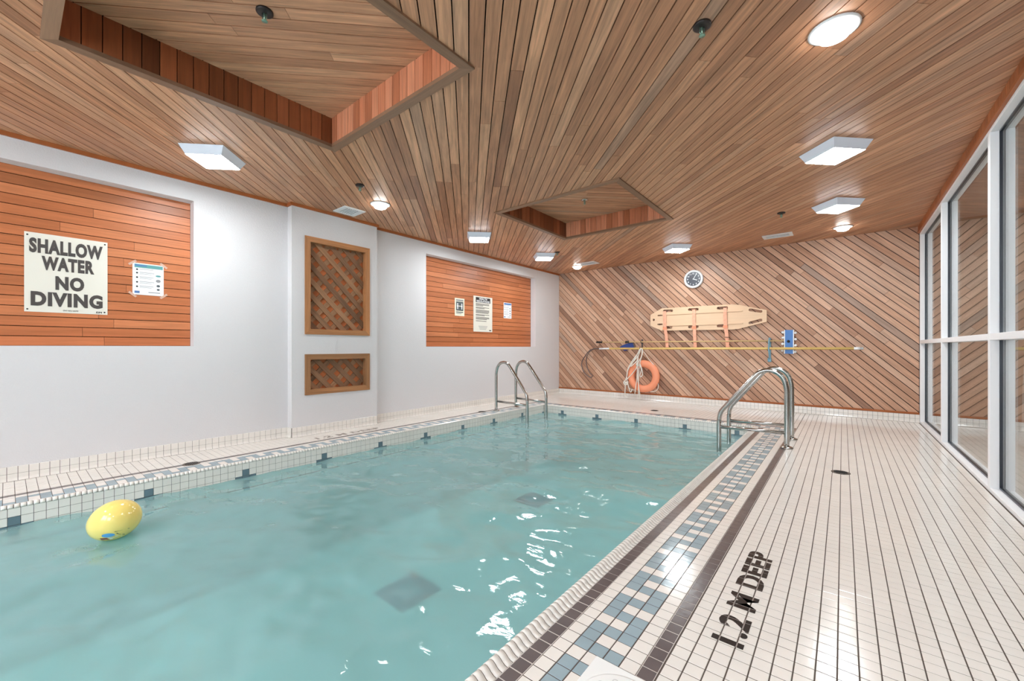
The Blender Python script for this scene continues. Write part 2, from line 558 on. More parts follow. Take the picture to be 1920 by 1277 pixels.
def planks(ang, rect, holes, pitch, gap, lens, s_off=0.0, min_len=0.05):
    """strips at an angle over a rectangle minus square openings; returns polygons in (t,s)"""
    rng, ss = rect_bounds(ang, *rect)
    hr = [rect_bounds(ang, *h) for h in holes]
    brk = list(ss) + [x for _, q in hr for x in q]
    s_min, s_max = min(ss), max(ss)
    out = []
    k = math.floor((s_min - s_off) / pitch)
    while s_off + k * pitch < s_max:
        a, b = s_off + k * pitch + gap / 2, s_off + (k + 1) * pitch - gap / 2
        k += 1
        a, b = max(a, s_min + 1e-5), min(b, s_max - 1e-5)
        if b - a < 0.004:
            continue
        S = sorted(set([a, b] + [x for x in brk if a + 1e-4 < x < b - 1e-4]))
        segs = [([rng(s)[0] for s in S], [rng(s)[1] for s in S])]
        for (hf, hs) in hr:
            h0, h1 = min(hs), max(hs)
            if b <= h0 or a >= h1:
                continue
            tl, tr = [], []
            for s in S:
                l_, r_ = hf(min(max(s, h0), h1))
                if l_ > r_:
                    l_ = r_ = (l_ + r_) / 2
                tl.append(l_)
                tr.append(r_)
            new = []
            for L, U in segs:
                if max(L) < min(tl) and min(U) > max(tr):
                    new.append((L, tl))
                    new.append((tr, U))
                else:
                    new.append((L, U))
            segs = new
        for L, U in segs:
            cuts = []
            t = max(L) + random.uniform(0.3, 1.0) * lens
            while t < min(U) - 0.35:
                cuts.append(t)
                t += random.uniform(0.55, 1.2) * lens
            lo = L
            for c in cuts + [None]:
                hi = U if c is None else [c - 0.0012] * len(S)
                if min(h - l for h, l in zip(hi, lo)) > -1e-4 and max(h - l for h, l in zip(hi, lo)) > min_len:
                    poly = [(l, s) for l, s in zip(lo, S)] + [(h, s) for h, s in zip(hi[::-1], S[::-1])]
                    q = [poly[0]]
                    for p in poly[1:]:
                        if abs(p[0] - q[-1][0]) + abs(p[1] - q[-1][1]) > 1e-4:
                            q.append(p)
                    if abs(q[0][0] - q[-1][0]) + abs(q[0][1] - q[-1][1]) < 1e-4:
                        q.pop()
                    if len(q) >= 3:
                        out.append(q)
                if c is not None:
                    lo = [c + 0.0012] * len(S)
    return out


def visible(p, pad=60):
    """point inside the photograph's frame?"""
    F = Vector((-math.sin(YAW), math.cos(YAW), 0))
    R = Vector((math.cos(YAW), math.sin(YAW), 0))
    d = Vector(p) - Vector((0, 0, 1))
    z = d.dot(F)
    if z < 0.15:
        return 0.0
    u, v = 960 + FPX * d.dot(R) / z, 651.5 - FPX * d.z / z
    return 1.0 / z if -pad < u < W + pad and -pad < v < H + pad else 0.0


def poly_area(q):
    return abs(sum(q[i - 1][0] * q[i][1] - q[i][0] * q[i - 1][1] for i in range(len(q)))) / 2


def lay(polys, mapf, d0, d1, mat, parent, name, tonef, limit=300):
    """the pieces that show largest as parts, the rest as one joined part"""
    rank = []
    for q in polys:
        P = [mapf(a, b, d0) for a, b in q]
        c = tuple(sum(x[i] for x in P) / len(P) for i in range(3))
        w = max([visible(p) for p in P] + [visible(c)] + [visible([(x + y) / 2 for x, y in zip(p, c)]) for p in P])
        rank.append(w * w * poly_area(q))
    order = sorted(range(len(polys)), key=lambda i: -rank[i])
    rest = []
    for n, i in enumerate(order):
        if n < limit and rank[i] > 0:
            obj(name, extrude(polys[i], mapf, d0, d1, tone=tonef(), name=name), mat, parent)
        else:
            rest.append(polys[i])
    if rest:
        V, Fc, UV, T = [], [], [], []
        for q in rest:
            me = extrude(q, mapf, d0, d1, tone=0.5)
            o = len(V)
            V += [v.co[:] for v in me.vertices]
            Fc += [[i + o for i in p.vertices] for p in me.polygons]
            r = random.random() * 60
            UV += [(a + r, b + r * 7) for a, b in q] * 2
            T += [tonef()] * (2 * len(q))
            bpy.data.meshes.remove(me)
        obj(name + '_field', mesh(name + '_field', V, Fc, uv=UV, tone=T), mat, parent, kind='stuff')


def tones(lo, hi, odd=0.12):
    def f():
        if random.random() < odd:
            return random.random()
        return random.uniform(lo, hi)
    return f


# ================================================================== FLOOR AND DECK
def ring_mesh(x0, x1, y0, y1, hx0, hx1, hy0, hy1, z, zb):
    return holed([x0, x1], [y0, y1], [(hx0, hx1, hy0, hy1)], lambda a, b, d: (a, b, d), z, zb)


floor = obj('floor', ring_mesh(XL - 0.2, XR + 0.02, YN - 0.1, YB + 0.1, PX0 - 0.012, PX1 + 0.012, PY0 - 0.012, PY1 + 0.012, -0.0014, -0.25), 'grout', kind='structure')

GX, GY = 0.0038, 0.0030       # joints along and across the pool axis
tile_pat = {0: 'WWB', 1: 'BBB', 2: 'BWW', 3: 'BBB'}
cells = []                    # (x0, x1, y0, y1, material)
ROW0 = 0.940
kmin = int(math.floor((YN - ROW0) / PT))
kmax = int(math.ceil((YB - 0.01 - ROW0) / PT))
phase = int(math.floor((1.602 - ROW0) / PT)) % 4
right_cols = [(-0.8145, -0.7620, 'D'), (-0.7620, -0.7085, 'W'), (-0.7085, -0.6545, 0), (-0.6545, -0.6005, 1), (-0.6005, -0.5470, 2),
              (-0.5470, -0.4917, 'W'), (-0.4917, -0.4420, 'D')]
YS_FAR = 6.143                # outer edge of the dark border at the far end
far_rows = [(5.908, 5.930, 'W'), (5.930, 5.983, 0), (5.983, 6.036, 1), (6.036, 6.090, 2), (6.090, 6.143, 'D')]
XLS0, XLS1 = -4.385, -4.333   # dark border along the left wall
left_cols = [(-4.385, -4.333, 'D'), (-4.333, -4.280, 'W'), (-4.280, -4.227, 2), (-4.227, -4.174, 1), (-4.174, -4.121, 0), (-4.121, -4.076, 'W')]
col_w = []
x = -0.4385
while x < XR - 0.012:
    col_w.append((x, min(x + PT, XR - 0.004)))
    x += PT
left_w = []
x = XLS0
while x > XL + 0.012:
    left_w.append((max(x - PT, XL + 0.010), x))
    x -= PT
matc = {'D': 'tile_dark', 'W': 'tile_white', 'B': 'tile_blue'}


def patt(c, k):
    if isinstance(c, str):
        return matc[c]
    return matc[tile_pat[(k - phase) % 4][c]]


for k in range(kmin, kmax + 1):
    y0, y1 = ROW0 + k * PT, ROW0 + (k + 1) * PT
    y0, y1 = max(y0, YN), min(y1, YB - 0.012)
    if y1 - y0 < 0.012:
        continue
    for a, b in col_w:
        cells.append((a, b, y0, y1, 'tile_white'))
    for a, b in left_w:
        cells.append((a, b, y0, y1, 'tile_white'))
    if y1 < PY0 - 0.06 or y0 > YS_FAR - 0.001:
        x = -0.442
        while x > XLS0 + 0.01:
            cells.append((max(x - PT, XLS0), x, y0, y1, 'tile_white'))
            x -= PT
    elif y0 < 5.90:
        for a, b, c in right_cols + left_cols:
            cells.append((a, b, y0, min(y1, 5.908), patt(c, k)))
# far border runs across, with its corners
for a, b, c in far_rows:
    x, j = -0.442, 0
    while x > XLS0 + 0.012:
        xa = max(x - PT, XLS0)
        edge = (j == 0 or xa <= XLS0 + 0.02)
        cells.append((xa, x, a, b, 'tile_dark' if edge else patt(c, j)))
        x -= PT
        j += 1
rank = []
skim = (-0.621, -0.345, 0.925, 1.204)
for c in cells:
    cx, cy = (c[0] + c[1]) / 2, (c[2] + c[3]) / 2
    w = visible((cx, cy, 0), 20)
    rank.append(w)
order = sorted(range(len(cells)), key=lambda i: -rank[i])
tile_mesh = {}
restV, restF, restM = [], [], []
for n, i in enumerate(order):
    x0, x1, y0, y1, m = cells[i]
    if skim[0] < (x0 + x1) / 2 < skim[1] and skim[2] < (y0 + y1) / 2 < skim[3]:
        continue
    x0, x1, y0, y1 = x0 + GX / 2, x1 - GX / 2, y0 + GY / 2, y1 - GY / 2
    if n < 312 and rank[i] > 0:
        key = (round(x1 - x0, 4), round(y1 - y0, 4), m)
        if key not in tile_mesh:
            hx, hy, b = key[0] / 2, key[1] / 2, 0.0012
            v = [(-hx, -hy, -0.008), (hx, -hy, -0.008), (hx, hy, -0.008), (-hx, hy, -0.008),
                 (-hx, -hy, -b), (hx, -hy, -b), (hx, hy, -b), (-hx, hy, -b),
                 (-hx + b, -hy + b, 0), (hx - b, -hy + b, 0), (hx - b, hy - b, 0), (-hx + b, hy - b, 0)]
            f = [(8, 9, 10, 11)] + [(q, (q + 1) % 4, (q + 1) % 4 + 4, q + 4) for q in range(4)] + [(q + 4, (q + 1) % 4 + 4, (q + 1) % 4 + 8, q + 8) for q in range(4)]
            tile_mesh[key] = mesh('tile', v, f)
        obj('tile', tile_mesh[key], m, floor, loc=((x0 + x1) / 2, (y0 + y1) / 2, random.uniform(-0.0003, 0.0003)))
    else:
        o = len(restV)
        z = random.uniform(-0.0003, 0.0003)
        restV += [(x0, y0, -0.006), (x1, y0, -0.006), (x1, y1, -0.006), (x0, y1, -0.006), (x0, y0, z), (x1, y0, z), (x1, y1, z), (x0, y1, z)]
        restF += [(o + 4, o + 5, o + 6, o + 7)] + [(o + q, o + (q + 1) % 4, o + (q + 1) % 4 + 4, o + q + 4) for q in range(4)]
        restM += [m] * 5
me = mesh('tile_field', restV, restF)
names = ['tile_white', 'tile_blue', 'tile_dark']
for nm in names:
    me.materials.append(M[nm])
me.polygons.foreach_set('material_index', [names.index(m) for m in restM])
obj('tile_field', me, None, floor, kind='stuff')
for nm_, x0, x1 in (('pale_joint', -0.8145, -0.7620), ('pale_joint', -0.4917, -0.4420)):
    obj(nm_, box(x0, x1, YN + 0.8, 6.14, -0.0035, -0.0010), 'pale_grout', floor)
# depth markings, letter tops towards the pool / the wall
place_text('depth', lambda a, b, c: (-0.2555 - b, 1.530 + a, 0.0004 + c), 'letter', floor, name='depth_letter')
place_text('depth', lambda a, b, c: (-4.432 - b, 2.130 + a, 0.0004 + c), 'letter', floor, name='depth_letter')

# ================================================================== POOL
pool = thing('swimming_pool', 'rectangular indoor pool lined with white waterline tile and rolled white coping', 'pool', (0, 0, 0))
zb = -1.0
bx = (PX0 - 0.01, PX1 + 0.01, PY0 - 0.01, PY1 + 0.01)
v = [(bx[0], bx[2], zb), (bx[1], bx[2], zb), (bx[1], bx[3], zb), (bx[0], bx[3], zb), (bx[0], bx[2], -0.01), (bx[1], bx[2], -0.01), (bx[1], bx[3], -0.01), (bx[0], bx[3], -0.01)]
f = [(0, 1, 2, 3), (0, 4, 5, 1), (1, 5, 6, 2), (2, 6, 7, 3), (3, 7, 4, 0)]
obj('basin', mesh('basin', v, f), 'basin', pool)
# grout-coloured band behind the waterline tiles
bnd = holed([bx[0] - 0.001, bx[1] + 0.001], [bx[2] - 0.001, bx[3] + 0.001], [(PX0 - 0.004, PX1 + 0.004, PY0 - 0.004, PY1 + 0.004)], lambda a, b, d: (a, b, d), 0.004, -0.225)
obj('grout_band', bnd, 'grout', pool)
wt = []
TZ = [-0.003, -0.056, -0.109, -0.162, -0.215]


def waterline(side):
    if side in 'LR':
        a, a0, a1, ph = (PX0 if side == 'L' else PX1), PY0, PY1, 0.0305
    else:
        a, a0, a1, ph = (PY1 if side == 'F' else PY0), PX0, PX1, -3.651
    k0 = int(math.floor((a0 - (ph - PT / 2)) / PT))
    n = int(math.ceil((a1 - a0) / PT)) + 1
    for k in range(k0, k0 + n + 1):
        p0, p1 = ph - PT / 2 + k * PT, ph + PT / 2 + k * PT
        p0, p1 = max(p0, a0), min(p1, a1)
        if p1 - p0 < 0.006:
            continue
        # marker every 0.648 m
        c = (k * PT) / 0.648
        j = round(c)
        off = round((k * PT - j * 0.648) / PT)
        for r in range(4):
            mk = (r == 1 and off == 0) or (r == 2 and abs(off) <= 1) or (r == 3 and off == 0)
            wt.append((side, a, p0 + 0.0012, p1 - 0.0012, TZ[r + 1] + 0.0012, TZ[r] - 0.0012, 'tile_navy' if mk else 'tile_white'))


for s_ in 'LFRN':
    waterline(s_)


def wt_verts(side, a, p0, p1, z0, z1):
    th = 0.005
    if side == 'L':
        return [(a - th, p, z) for p, z in ((p0, z0), (p1, z0), (p1, z1), (p0, z1))] + [(a, p, z) for p, z in ((p0, z0), (p1, z0), (p1, z1), (p0, z1))]
    if side == 'R':
        return [(a + th, p, z) for p, z in ((p0, z0), (p1, z0), (p1, z1), (p0, z1))] + [(a, p, z) for p, z in ((p0, z0), (p1, z0), (p1, z1), (p0, z1))]
    t = th if side == 'F' else -th
    return [(p, a + t, z) for p, z in ((p0, z0), (p1, z0), (p1, z1), (p0, z1))] + [(p, a, z) for p, z in ((p0, z0), (p1, z0), (p1, z1), (p0, z1))]


WF = [(4, 5, 6, 7), (0, 1, 5, 4), (1, 2, 6, 5), (2, 3, 7, 6), (3, 0, 4, 7)]
rk = sorted(range(len(wt)), key=lambda i: -(visible(((wt[i][1], (wt[i][2] + wt[i][3]) / 2, wt[i][5]) if wt[i][0] in 'LR' else ((wt[i][2] + wt[i][3]) / 2, wt[i][1], wt[i][5])), 10) if wt[i][0] in 'LF' and wt[i][5] > -0.12 else 0))
rv, rf, rm = [], [], []
for n, i in enumerate(rk):
    side, a, p0, p1, z0, z1, m = wt[i]
    vv = wt_verts(side, a, p0, p1, z0, z1)
    if n < 290:
        me = mesh('tile', vv, WF)
        obj('waterline_tile', fix_normals(me), m, pool)
    else:
        o = len(rv)
        rv += vv
        rf += [tuple(o + q for q in fc) for fc in WF]
        rm += [m] * 5
me = mesh('waterline_field', rv, rf)
for nm in ('tile_white', 'tile_navy'):
    me.materials.append(M[nm])
me.polygons.foreach_set('material_index', [1 if m == 'tile_navy' else 0 for m in rm])
obj('waterline_field', me, None, pool, kind='stuff')

# rolled coping: short nosing pieces, half a tile long, with a raised lip
PROF = [(0.058, -0.004), (0.056, 0.0005), (0.046, 0.002), (0.036, 0.008), (0.028, 0.015), (0.018, 0.020), (0.008, 0.0195), (0.001, 0.014), (-0.003, 0.006), (-0.003, -0.002), (0.006, -0.003)]
cop = []


def coping_run(side):
    if side in 'LR':
        a0, a1 = PY0 - 0.0, PY1 + 0.0
    else:
        a0, a1 = PX0 - 0.0, PX1 + 0.0
    n = int(round((a1 - a0) / (PT / 2)))
    st = (a1 - a0) / n
    for k in range(n):
        cop.append((side, a0 + k * st + 0.0014, a0 + (k + 1) * st - 0.0014))


for s_ in 'RLFN':
    coping_run(s_)


def cop_geo(side, p0, p1):
    v = []
    for p in (p0, p1):
        for d, z in PROF:
            v.append({'R': (PX1 + d, p, z), 'L': (PX0 - d, p, z), 'F': (p, PY1 + d, z), 'N': (p, PY0 - d, z)}[side])
    n = len(PROF)
    f = [(i, i + 1, i + 1 + n, i + n) for i in range(n - 1)] + [tuple(range(n)), tuple(range(2 * n - 1, n - 1, -1))]
    return v, f


def cop_pos(c):
    m = (c[1] + c[2]) / 2
    return {'R': (PX1, m, 0.02), 'L': (PX0, m, 0.02), 'F': (m, PY1, 0.02), 'N': (m, PY0, 0.02)}[c[0]]


order = sorted(cop, key=lambda c: -visible(cop_pos(c), 10))
rv, rf = [], []
cop_mesh = {}
for n, c in enumerate(order):
    if n < 290:
        me = mesh('coping_tile', *cop_geo(*c))
        me.polygons.foreach_set('use_smooth', [True] * (len(me.polygons) - 2) + [False] * 2)
        obj('coping_tile', fix_normals(me), 'tile_white', pool)
    else:
        v, f = cop_geo(*c)
        o = len(rv)
        rv += v
        rf += [tuple(o + q for q in fc) for fc in f]
obj('coping_field', fix_normals(mesh('coping_field', rv, rf)), 'tile_white', pool, kind='stuff')
for s_, a0, a1 in (('R', PY0, PY1), ('L', PY0, PY1), ('F', PX0, PX1), ('N', PX0, PX1)):
    PK, PROF = PROF, [(d, z - 0.0022 if z > 0.004 else z - 0.001) for d, z in PROF]
    PROF = [(min(d, 0.0565) if d > 0.03 else d + 0.002 * (d < 0.01), z) for d, z in PROF]
    obj('coping_bed', fix_normals(mesh('coping_bed', *cop_geo(s_, a0, a1))), 'grout', pool)
    PROF = PK
for cx, cy in ((PX0 - 0.028, PY1 + 0.028), (PX1 + 0.028, PY1 + 0.028), (PX0 - 0.028, PY0 - 0.028), (PX1 + 0.028, PY0 - 0.028)):
    obj('coping_corner', box(cx - 0.029, cx + 0.029, cy - 0.029, cy + 0.029, -0.004, 0.016, 0.006), 'tile_white', pool)
# main drains on the pool floor
for n, (dx, dy) in enumerate(((-2.77, 2.07), (-3.15, 4.35))):
    dr = obj('main_drain', holed([dx - 0.19, dx + 0.19], [dy - 0.19, dy + 0.19], [(dx - 0.10, dx + 0.10, dy - 0.10, dy + 0.10)], lambda a, b, d: (a, b, d), zb + 0.012, zb + 0.001), 'main_drain', pool)
    obj('drain_grille', box(dx - 0.098, dx + 0.098, dy - 0.098, dy + 0.098, zb + 0.001, zb + 0.008), 'drain_blue', dr)

# water surface with waves
nx, ny = 150, 340
xs = np.linspace(PX0 - 0.001, PX1 + 0.001, nx)
ys = np.linspace(PY0 - 0.001, PY1 + 0.001, ny)
v = []
for yy in ys:
    for xx in xs:
        z = 0.012 * noise.noise(Vector((xx * 1.0 + 0.2 * yy, yy * 1.5, 3.1)))
        z += 0.019 * noise.noise(Vector((xx * 2.2 + 5, yy * 3.0 - xx * 1.2, 7.7)))
        z += 0.0085 * noise.noise(Vector((xx * 6.0 + 3 * yy, yy * 9.0 - 2 * xx, 1.3)))
        z += 0.0014 * noise.noise(Vector((xx * 17 - 6 * yy, yy * 22, 9.3)))
        v.append((xx, yy, ZW + z))
f = [(j * nx + i, j * nx + i + 1, (j + 1) * nx + i + 1, (j + 1) * nx + i) for j in range(ny - 1) for i in range(nx - 1)]
obj('pool_water', mesh('pool_water', v, f, smooth=True), 'water', kind='stuff', label='rippled cloudy teal water filling the swimming pool', cat='water')

# ================================================================== LEFT WALL
pan = [(-1.67, 1.131, 1.013, 2.404), (3.9435, 6.738, 1.013, 2.404)]
XP = -4.965
mL = lambda a, b, d: (d, a, b)
wall_left = obj('wall_left', holed([YN, YB + 0.1], [-0.05, ZC + 0.05], pan, mL, XL, XL - 0.12), 'white_wall', kind='structure')
for y0, y1, z0, z1 in pan:
    obj('panel_backing', box(XP - 0.035, XP - 0.012, y0 - 0.03, y1 + 0.03, z0 - 0.03, z1 + 0.03), 'groove', wall_left)
    pl = []
    k, pz = 0, 0.0779
    while z0 + k * pz < z1 - 0.005:
        a, b = z0 + k * pz + 0.0028, min(z0 + (k + 1) * pz - 0.0028, z1)
        t = y0 + random.uniform(0.4, 1.6)
        cuts = []
        while t < y1 - 0.3:
            cuts.append(t)
            t += random.uniform(0.9, 2.0)
        lo = y0
        for c in cuts + [y1]:
            pl.append([(lo + 0.001, a), (c - 0.001, a), (c - 0.001, b), (lo + 0.001, b)])
            lo = c
        k += 1
    lay(pl, mL, XP, XP - 0.013, 'panel_wood', wall_left, 'plank', tones(0.3, 1.0, 0.15))
# pilaster with two lattice openings
XPL = -4.74
PV = [(2.125, 2.94, 1.150, 2.270), (2.125, 2.94, 0.458, 0.922)]
PV = [(a + 0.0, b + 0.0, c, d) for a, b, c, d in PV]
pil = obj('pilaster', holed([1.985, 3.05], [0.0, ZC + 0.02], [(a + 0.02, b - 0.02, c + 0.02, d - 0.02) for a, b, c, d in PV], mL, XPL, XL - 0.001), 'white_wall', wall_left)
# wood strip under the ceiling
q = [(XL - 0.01, YN), (XL + 0.018, YN), (XL + 0.018, 1.967), (XPL + 0.018, 1.967), (XPL + 0.018, 3.068), (XL + 0.018, 3.068), (XL + 0.018, YB), (XL - 0.01, YB)]
obj('trim_1', extrude([(b, a) for a, b in q], lambda a, b, d: (b, a, d), 2.572, ZC - 0.0005, tone=0.5, name='trim'), 'trim_wood', kind='structure')

lat_lab = ['tall framed wooden lattice grille in the white pilaster', 'low wide framed wooden lattice grille near the pilaster foot']
for li, (y0, y1, z0, z1) in enumerate(PV):
    g = thing('lattice_grille', lat_lab[li], 'grille', (XPL, (y0 + y1) / 2, z0))
    ox, oy, oz = g.location

    def lp(a, b, d, ox=ox, oy=oy, oz=oz):
        return (d - ox, a - oy, b - oz)
    fw = 0.062
    fr = [[(y0, z0), (y1, z0), (y1 - fw, z0 + fw), (y0 + fw, z0 + fw)], [(y1, z0), (y1, z1), (y1 - fw, z1 - fw), (y1 - fw, z0 + fw)],
          [(y1, z1), (y0, z1), (y0 + fw, z1 - fw), (y1 - fw, z1 - fw)], [(y0, z1), (y0, z0), (y0 + fw, z0 + fw), (y0 + fw, z1 - fw)]]
    for p in fr:
        horiz = abs(p[0][1] - p[1][1]) < 1e-6
        obj('frame_board', extrude(p, lp, XPL + 0.012, XPL - 0.055, tone=random.uniform(0.2, 1.0) if li == 0 else random.uniform(0, 0.35), uvs=p if horiz else [(b, a) for a, b in p]), 'frame_wood', g)
    obj('backing', extrude([(y0 + fw - 0.01, z0 + fw - 0.01), (y1 - fw + 0.01, z0 + fw - 0.01), (y1 - fw + 0.01, z1 - fw + 0.01), (y0 + fw - 0.01, z1 - fw + 0.01)], lp, XPL - 0.066, XPL - 0.074), 'vent_back', g)
    rect = (y0 + fw, y1 - fw, z0 + fw, z1 - fw)
    for ang, dd in ((-math.pi / 4, XPL - 0.040), (math.pi / 4, XPL - 0.051)):
        ca, sa = math.cos(ang), math.sin(ang)
        rng, ss = rect_bounds(ang, *rect)
        pit = 0.120
        s = min(ss) + 0.03
        while s < max(ss):
            S = sorted([s, min(s + 0.058, max(ss) - 1e-4)] + [x for x in ss if s + 1e-3 < x < s + 0.057])
            lo, hi = [rng(x)[0] for x in S], [rng(x)[1] for x in S]
            poly = [(l, x) for l, x in zip(lo, S)] + [(h, x) for h, x in zip(hi[::-1], S[::-1])]
            qq = [poly[0]]
            for p in poly[1:]:
                if abs(p[0] - qq[-1][0]) + abs(p[1] - qq[-1][1]) > 1e-3:
                    qq.append(p)
            if len(qq) >= 3 and max(h - l for h, l in zip(hi, lo)) > 0.03:
                obj('lattice_slat', extrude(qq, lambda t, s2, d, ca=ca, sa=sa: lp(t * ca - s2 * sa, t * sa + s2 * ca, d), dd, dd - 0.010, tone=random.random()), 'lattice', g)
            s += pit

# baseboard tiles on the left wall (follow the pilaster)
base_l = obj('baseboard_left', extrude([(YN, 0.0), (YB, 0.0), (YB, 0.106), (YN, 0.106)], mL, XL + 0.004, XL - 0.004), 'grout', kind='structure')
runs = [('y', XL, YN, 1.985), ('x', 1.985, XL, XPL), ('y', XPL, 1.985, 3.05), ('y', XL, 3.05, YB)]
obj('pilaster_base', box(XL, XPL + 0.004, 1.982, 3.052, 0.0, 0.106), 'grout', base_l)
bl = []
for kind_, a, p0, p1 in runs:
    k = 0
    st = PT
    while p0 + k * st < p1 - 0.005:
        for r in range(2):
            bl.append((kind_, a, p0 + k * st, min(p0 + (k + 1) * st, p1), r))
        k += 1


def base_geo(kind_, a, p0, p1, r):
    g = 0.0013
    z0, z1 = (0.002, 0.0525) if r == 0 else (0.0545, 0.107)
    th = 0.009
    # lower course curves out at its foot
    prof = [(0.0, z1), (th - 0.002, z1), (th, z1 - 0.002)] + ([(th, 0.022), (th + 0.005, 0.010), (th + 0.014, 0.002)] if r == 0 else [(th, z0)]) + [(0.0, z0)]
    v = []
    for p in (p0 + g, p1 - g):
        for d, z in prof:
            v.append((a + d, p, z) if kind_ == 'y' else (p, a - d, z))
    n = len(prof)
    return v, [(i, (i + 1) % n, (i + 1) % n + n, i + n) for i in range(n)] + [tuple(range(n)), tuple(range(2 * n - 1, n - 1, -1))]


bl.sort(key=lambda c: -visible((c[1], (c[2] + c[3]) / 2, 0.05) if c[0] == 'y' else (c[2], c[1], 0.05), 10))
rv, rf = [], []
for n, c in enumerate(bl):
    v, f = base_geo(*c)
    if n < 290:
        obj('base_tile', fix_normals(mesh('base_tile', v, f)), 'tile_white', base_l)
    else:
        o = len(rv)
        rv += v
        rf += [tuple(o + q for q in fc) for fc in f]
obj('base_tile_field', fix_normals(mesh('base_tile_field', rv, rf)), 'tile_white', base_l, kind='stuff')

# ================================================================== BACK WALL
mB = lambda a, b, d: (a, d, b)
wall_back = obj('wall_back', box(XL - 0.1, XR + 0.15, YB + 0.014, YB + 0.12, -0.05, ZC + 0.05), 'groove', kind='structure')
pb = planks(-math.pi / 4, (XL + 0.002, XR - 0.004, 0.136, ZC), [], BW, 0.0085, 1.5, s_off=(1.131 % BW))
ca, sa = math.cos(-math.pi / 4), math.sin(-math.pi / 4)
mapB = lambda t, s, d: (t * ca - s * sa, d, t * sa + s * ca)
lay(pb, mapB, YB, YB + 0.014, 'wall_wood', wall_back, 'plank', tones(0.2, 0.85, 0.4), 300)
obj('trim_2', box(XL + 0.002, XR - 0.004, YB - 0.012, YB + 0.014, 0.108, 0.136, tone=0.4, axis=0), 'trim_wood', kind='structure')
base_b = obj('baseboard_back', box(XL + 0.01, XR, YB - 0.004, YB + 0.014, 0.0, 0.107), 'grout', kind='structure')
rv, rf = [], []
k = 0
while XL + 0.012 + k * PT < XR - 0.005:
    for r in range(2):
        v, f = base_geo('x', YB - 0.001, XL + 0.012 + k * PT, min(XL + 0.012 + (k + 1) * PT, XR), r)
        o = len(rv)
        rv += v
        rf += [tuple(o + q for q in fc) for fc in f]
    k += 1
obj('base_tile_field', fix_normals(mesh('base_tile_field', rv, rf)), 'tile_white', base_b, kind='stuff')
# wall behind the camera; its two windows are added to let in fill daylight
FILL_WIN = [(-3.2, -1.7, 0.75, 2.15), (-1.4, 0.1, 0.75, 2.15)]
obj('wall_front', holed([XL - 0.2, XR + 0.2], [-0.05, ZC + 0.3], FILL_WIN, mB, YN, YN - 0.12), 'white_wall', kind='structure')
for n, (x0, x1, z0, z1) in enumerate(FILL_WIN):
    w2 = obj('window_%d' % (n + 2), holed([x0, x1], [z0, z1], [(x0 + 0.05, (x0 + x1) / 2 - 0.025, z0 + 0.05, z1 - 0.05), ((x0 + x1) / 2 + 0.025, x1 - 0.05, z0 + 0.05, z1 - 0.05)], mB, YN - 0.05, YN - 0.09), 'frame_white', kind='structure')
    for a, b in ((x0 + 0.05, (x0 + x1) / 2 - 0.025), ((x0 + x1) / 2 + 0.025, x1 - 0.05)):
        obj('pane', box(a, b, YN - 0.073, YN - 0.067, z0 + 0.05, z1 - 0.05), 'glass', w2)

# ================================================================== CEILING
REC = [(-2.43, 0.898), (-2.43, 4.430)]
HO, HI = 0.790, 0.728         # outer and inner half sizes of the openings
ZR = 2.82
hol = [(cx - HI - 0.02, cx + HI + 0.02, cy - HI - 0.02, cy + HI + 0.02) for cx, cy in REC]
ceil = obj('ceiling', holed([XL - 0.2, XR + 0.02], [YN - 0.1, YB + 0.12], hol, lambda a, b, d: (a, b, d), ZC + 0.013, ZR + 0.10), 'groove', kind='structure')
pc = planks(3 * math.pi / 4, (XL + 0.002, XR, YN, YB), [(cx - HO + 0.02, cx + HO - 0.02, cy - HO + 0.02, cy + HO - 0.02) for cx, cy in REC], BW, 0.0066, 2.2, s_off=0.0)
ca1, sa1 = math.cos(3 * math.pi / 4), math.sin(3 * math.pi / 4)
mapC = lambda t, s, d: (t * ca1 - s * sa1, t * sa1 + s * ca1, d)
lay(pc, mapC, ZC, ZC + 0.013, 'ceil_wood', ceil, 'plank', tones(0.2, 0.85, 0.2), 300)
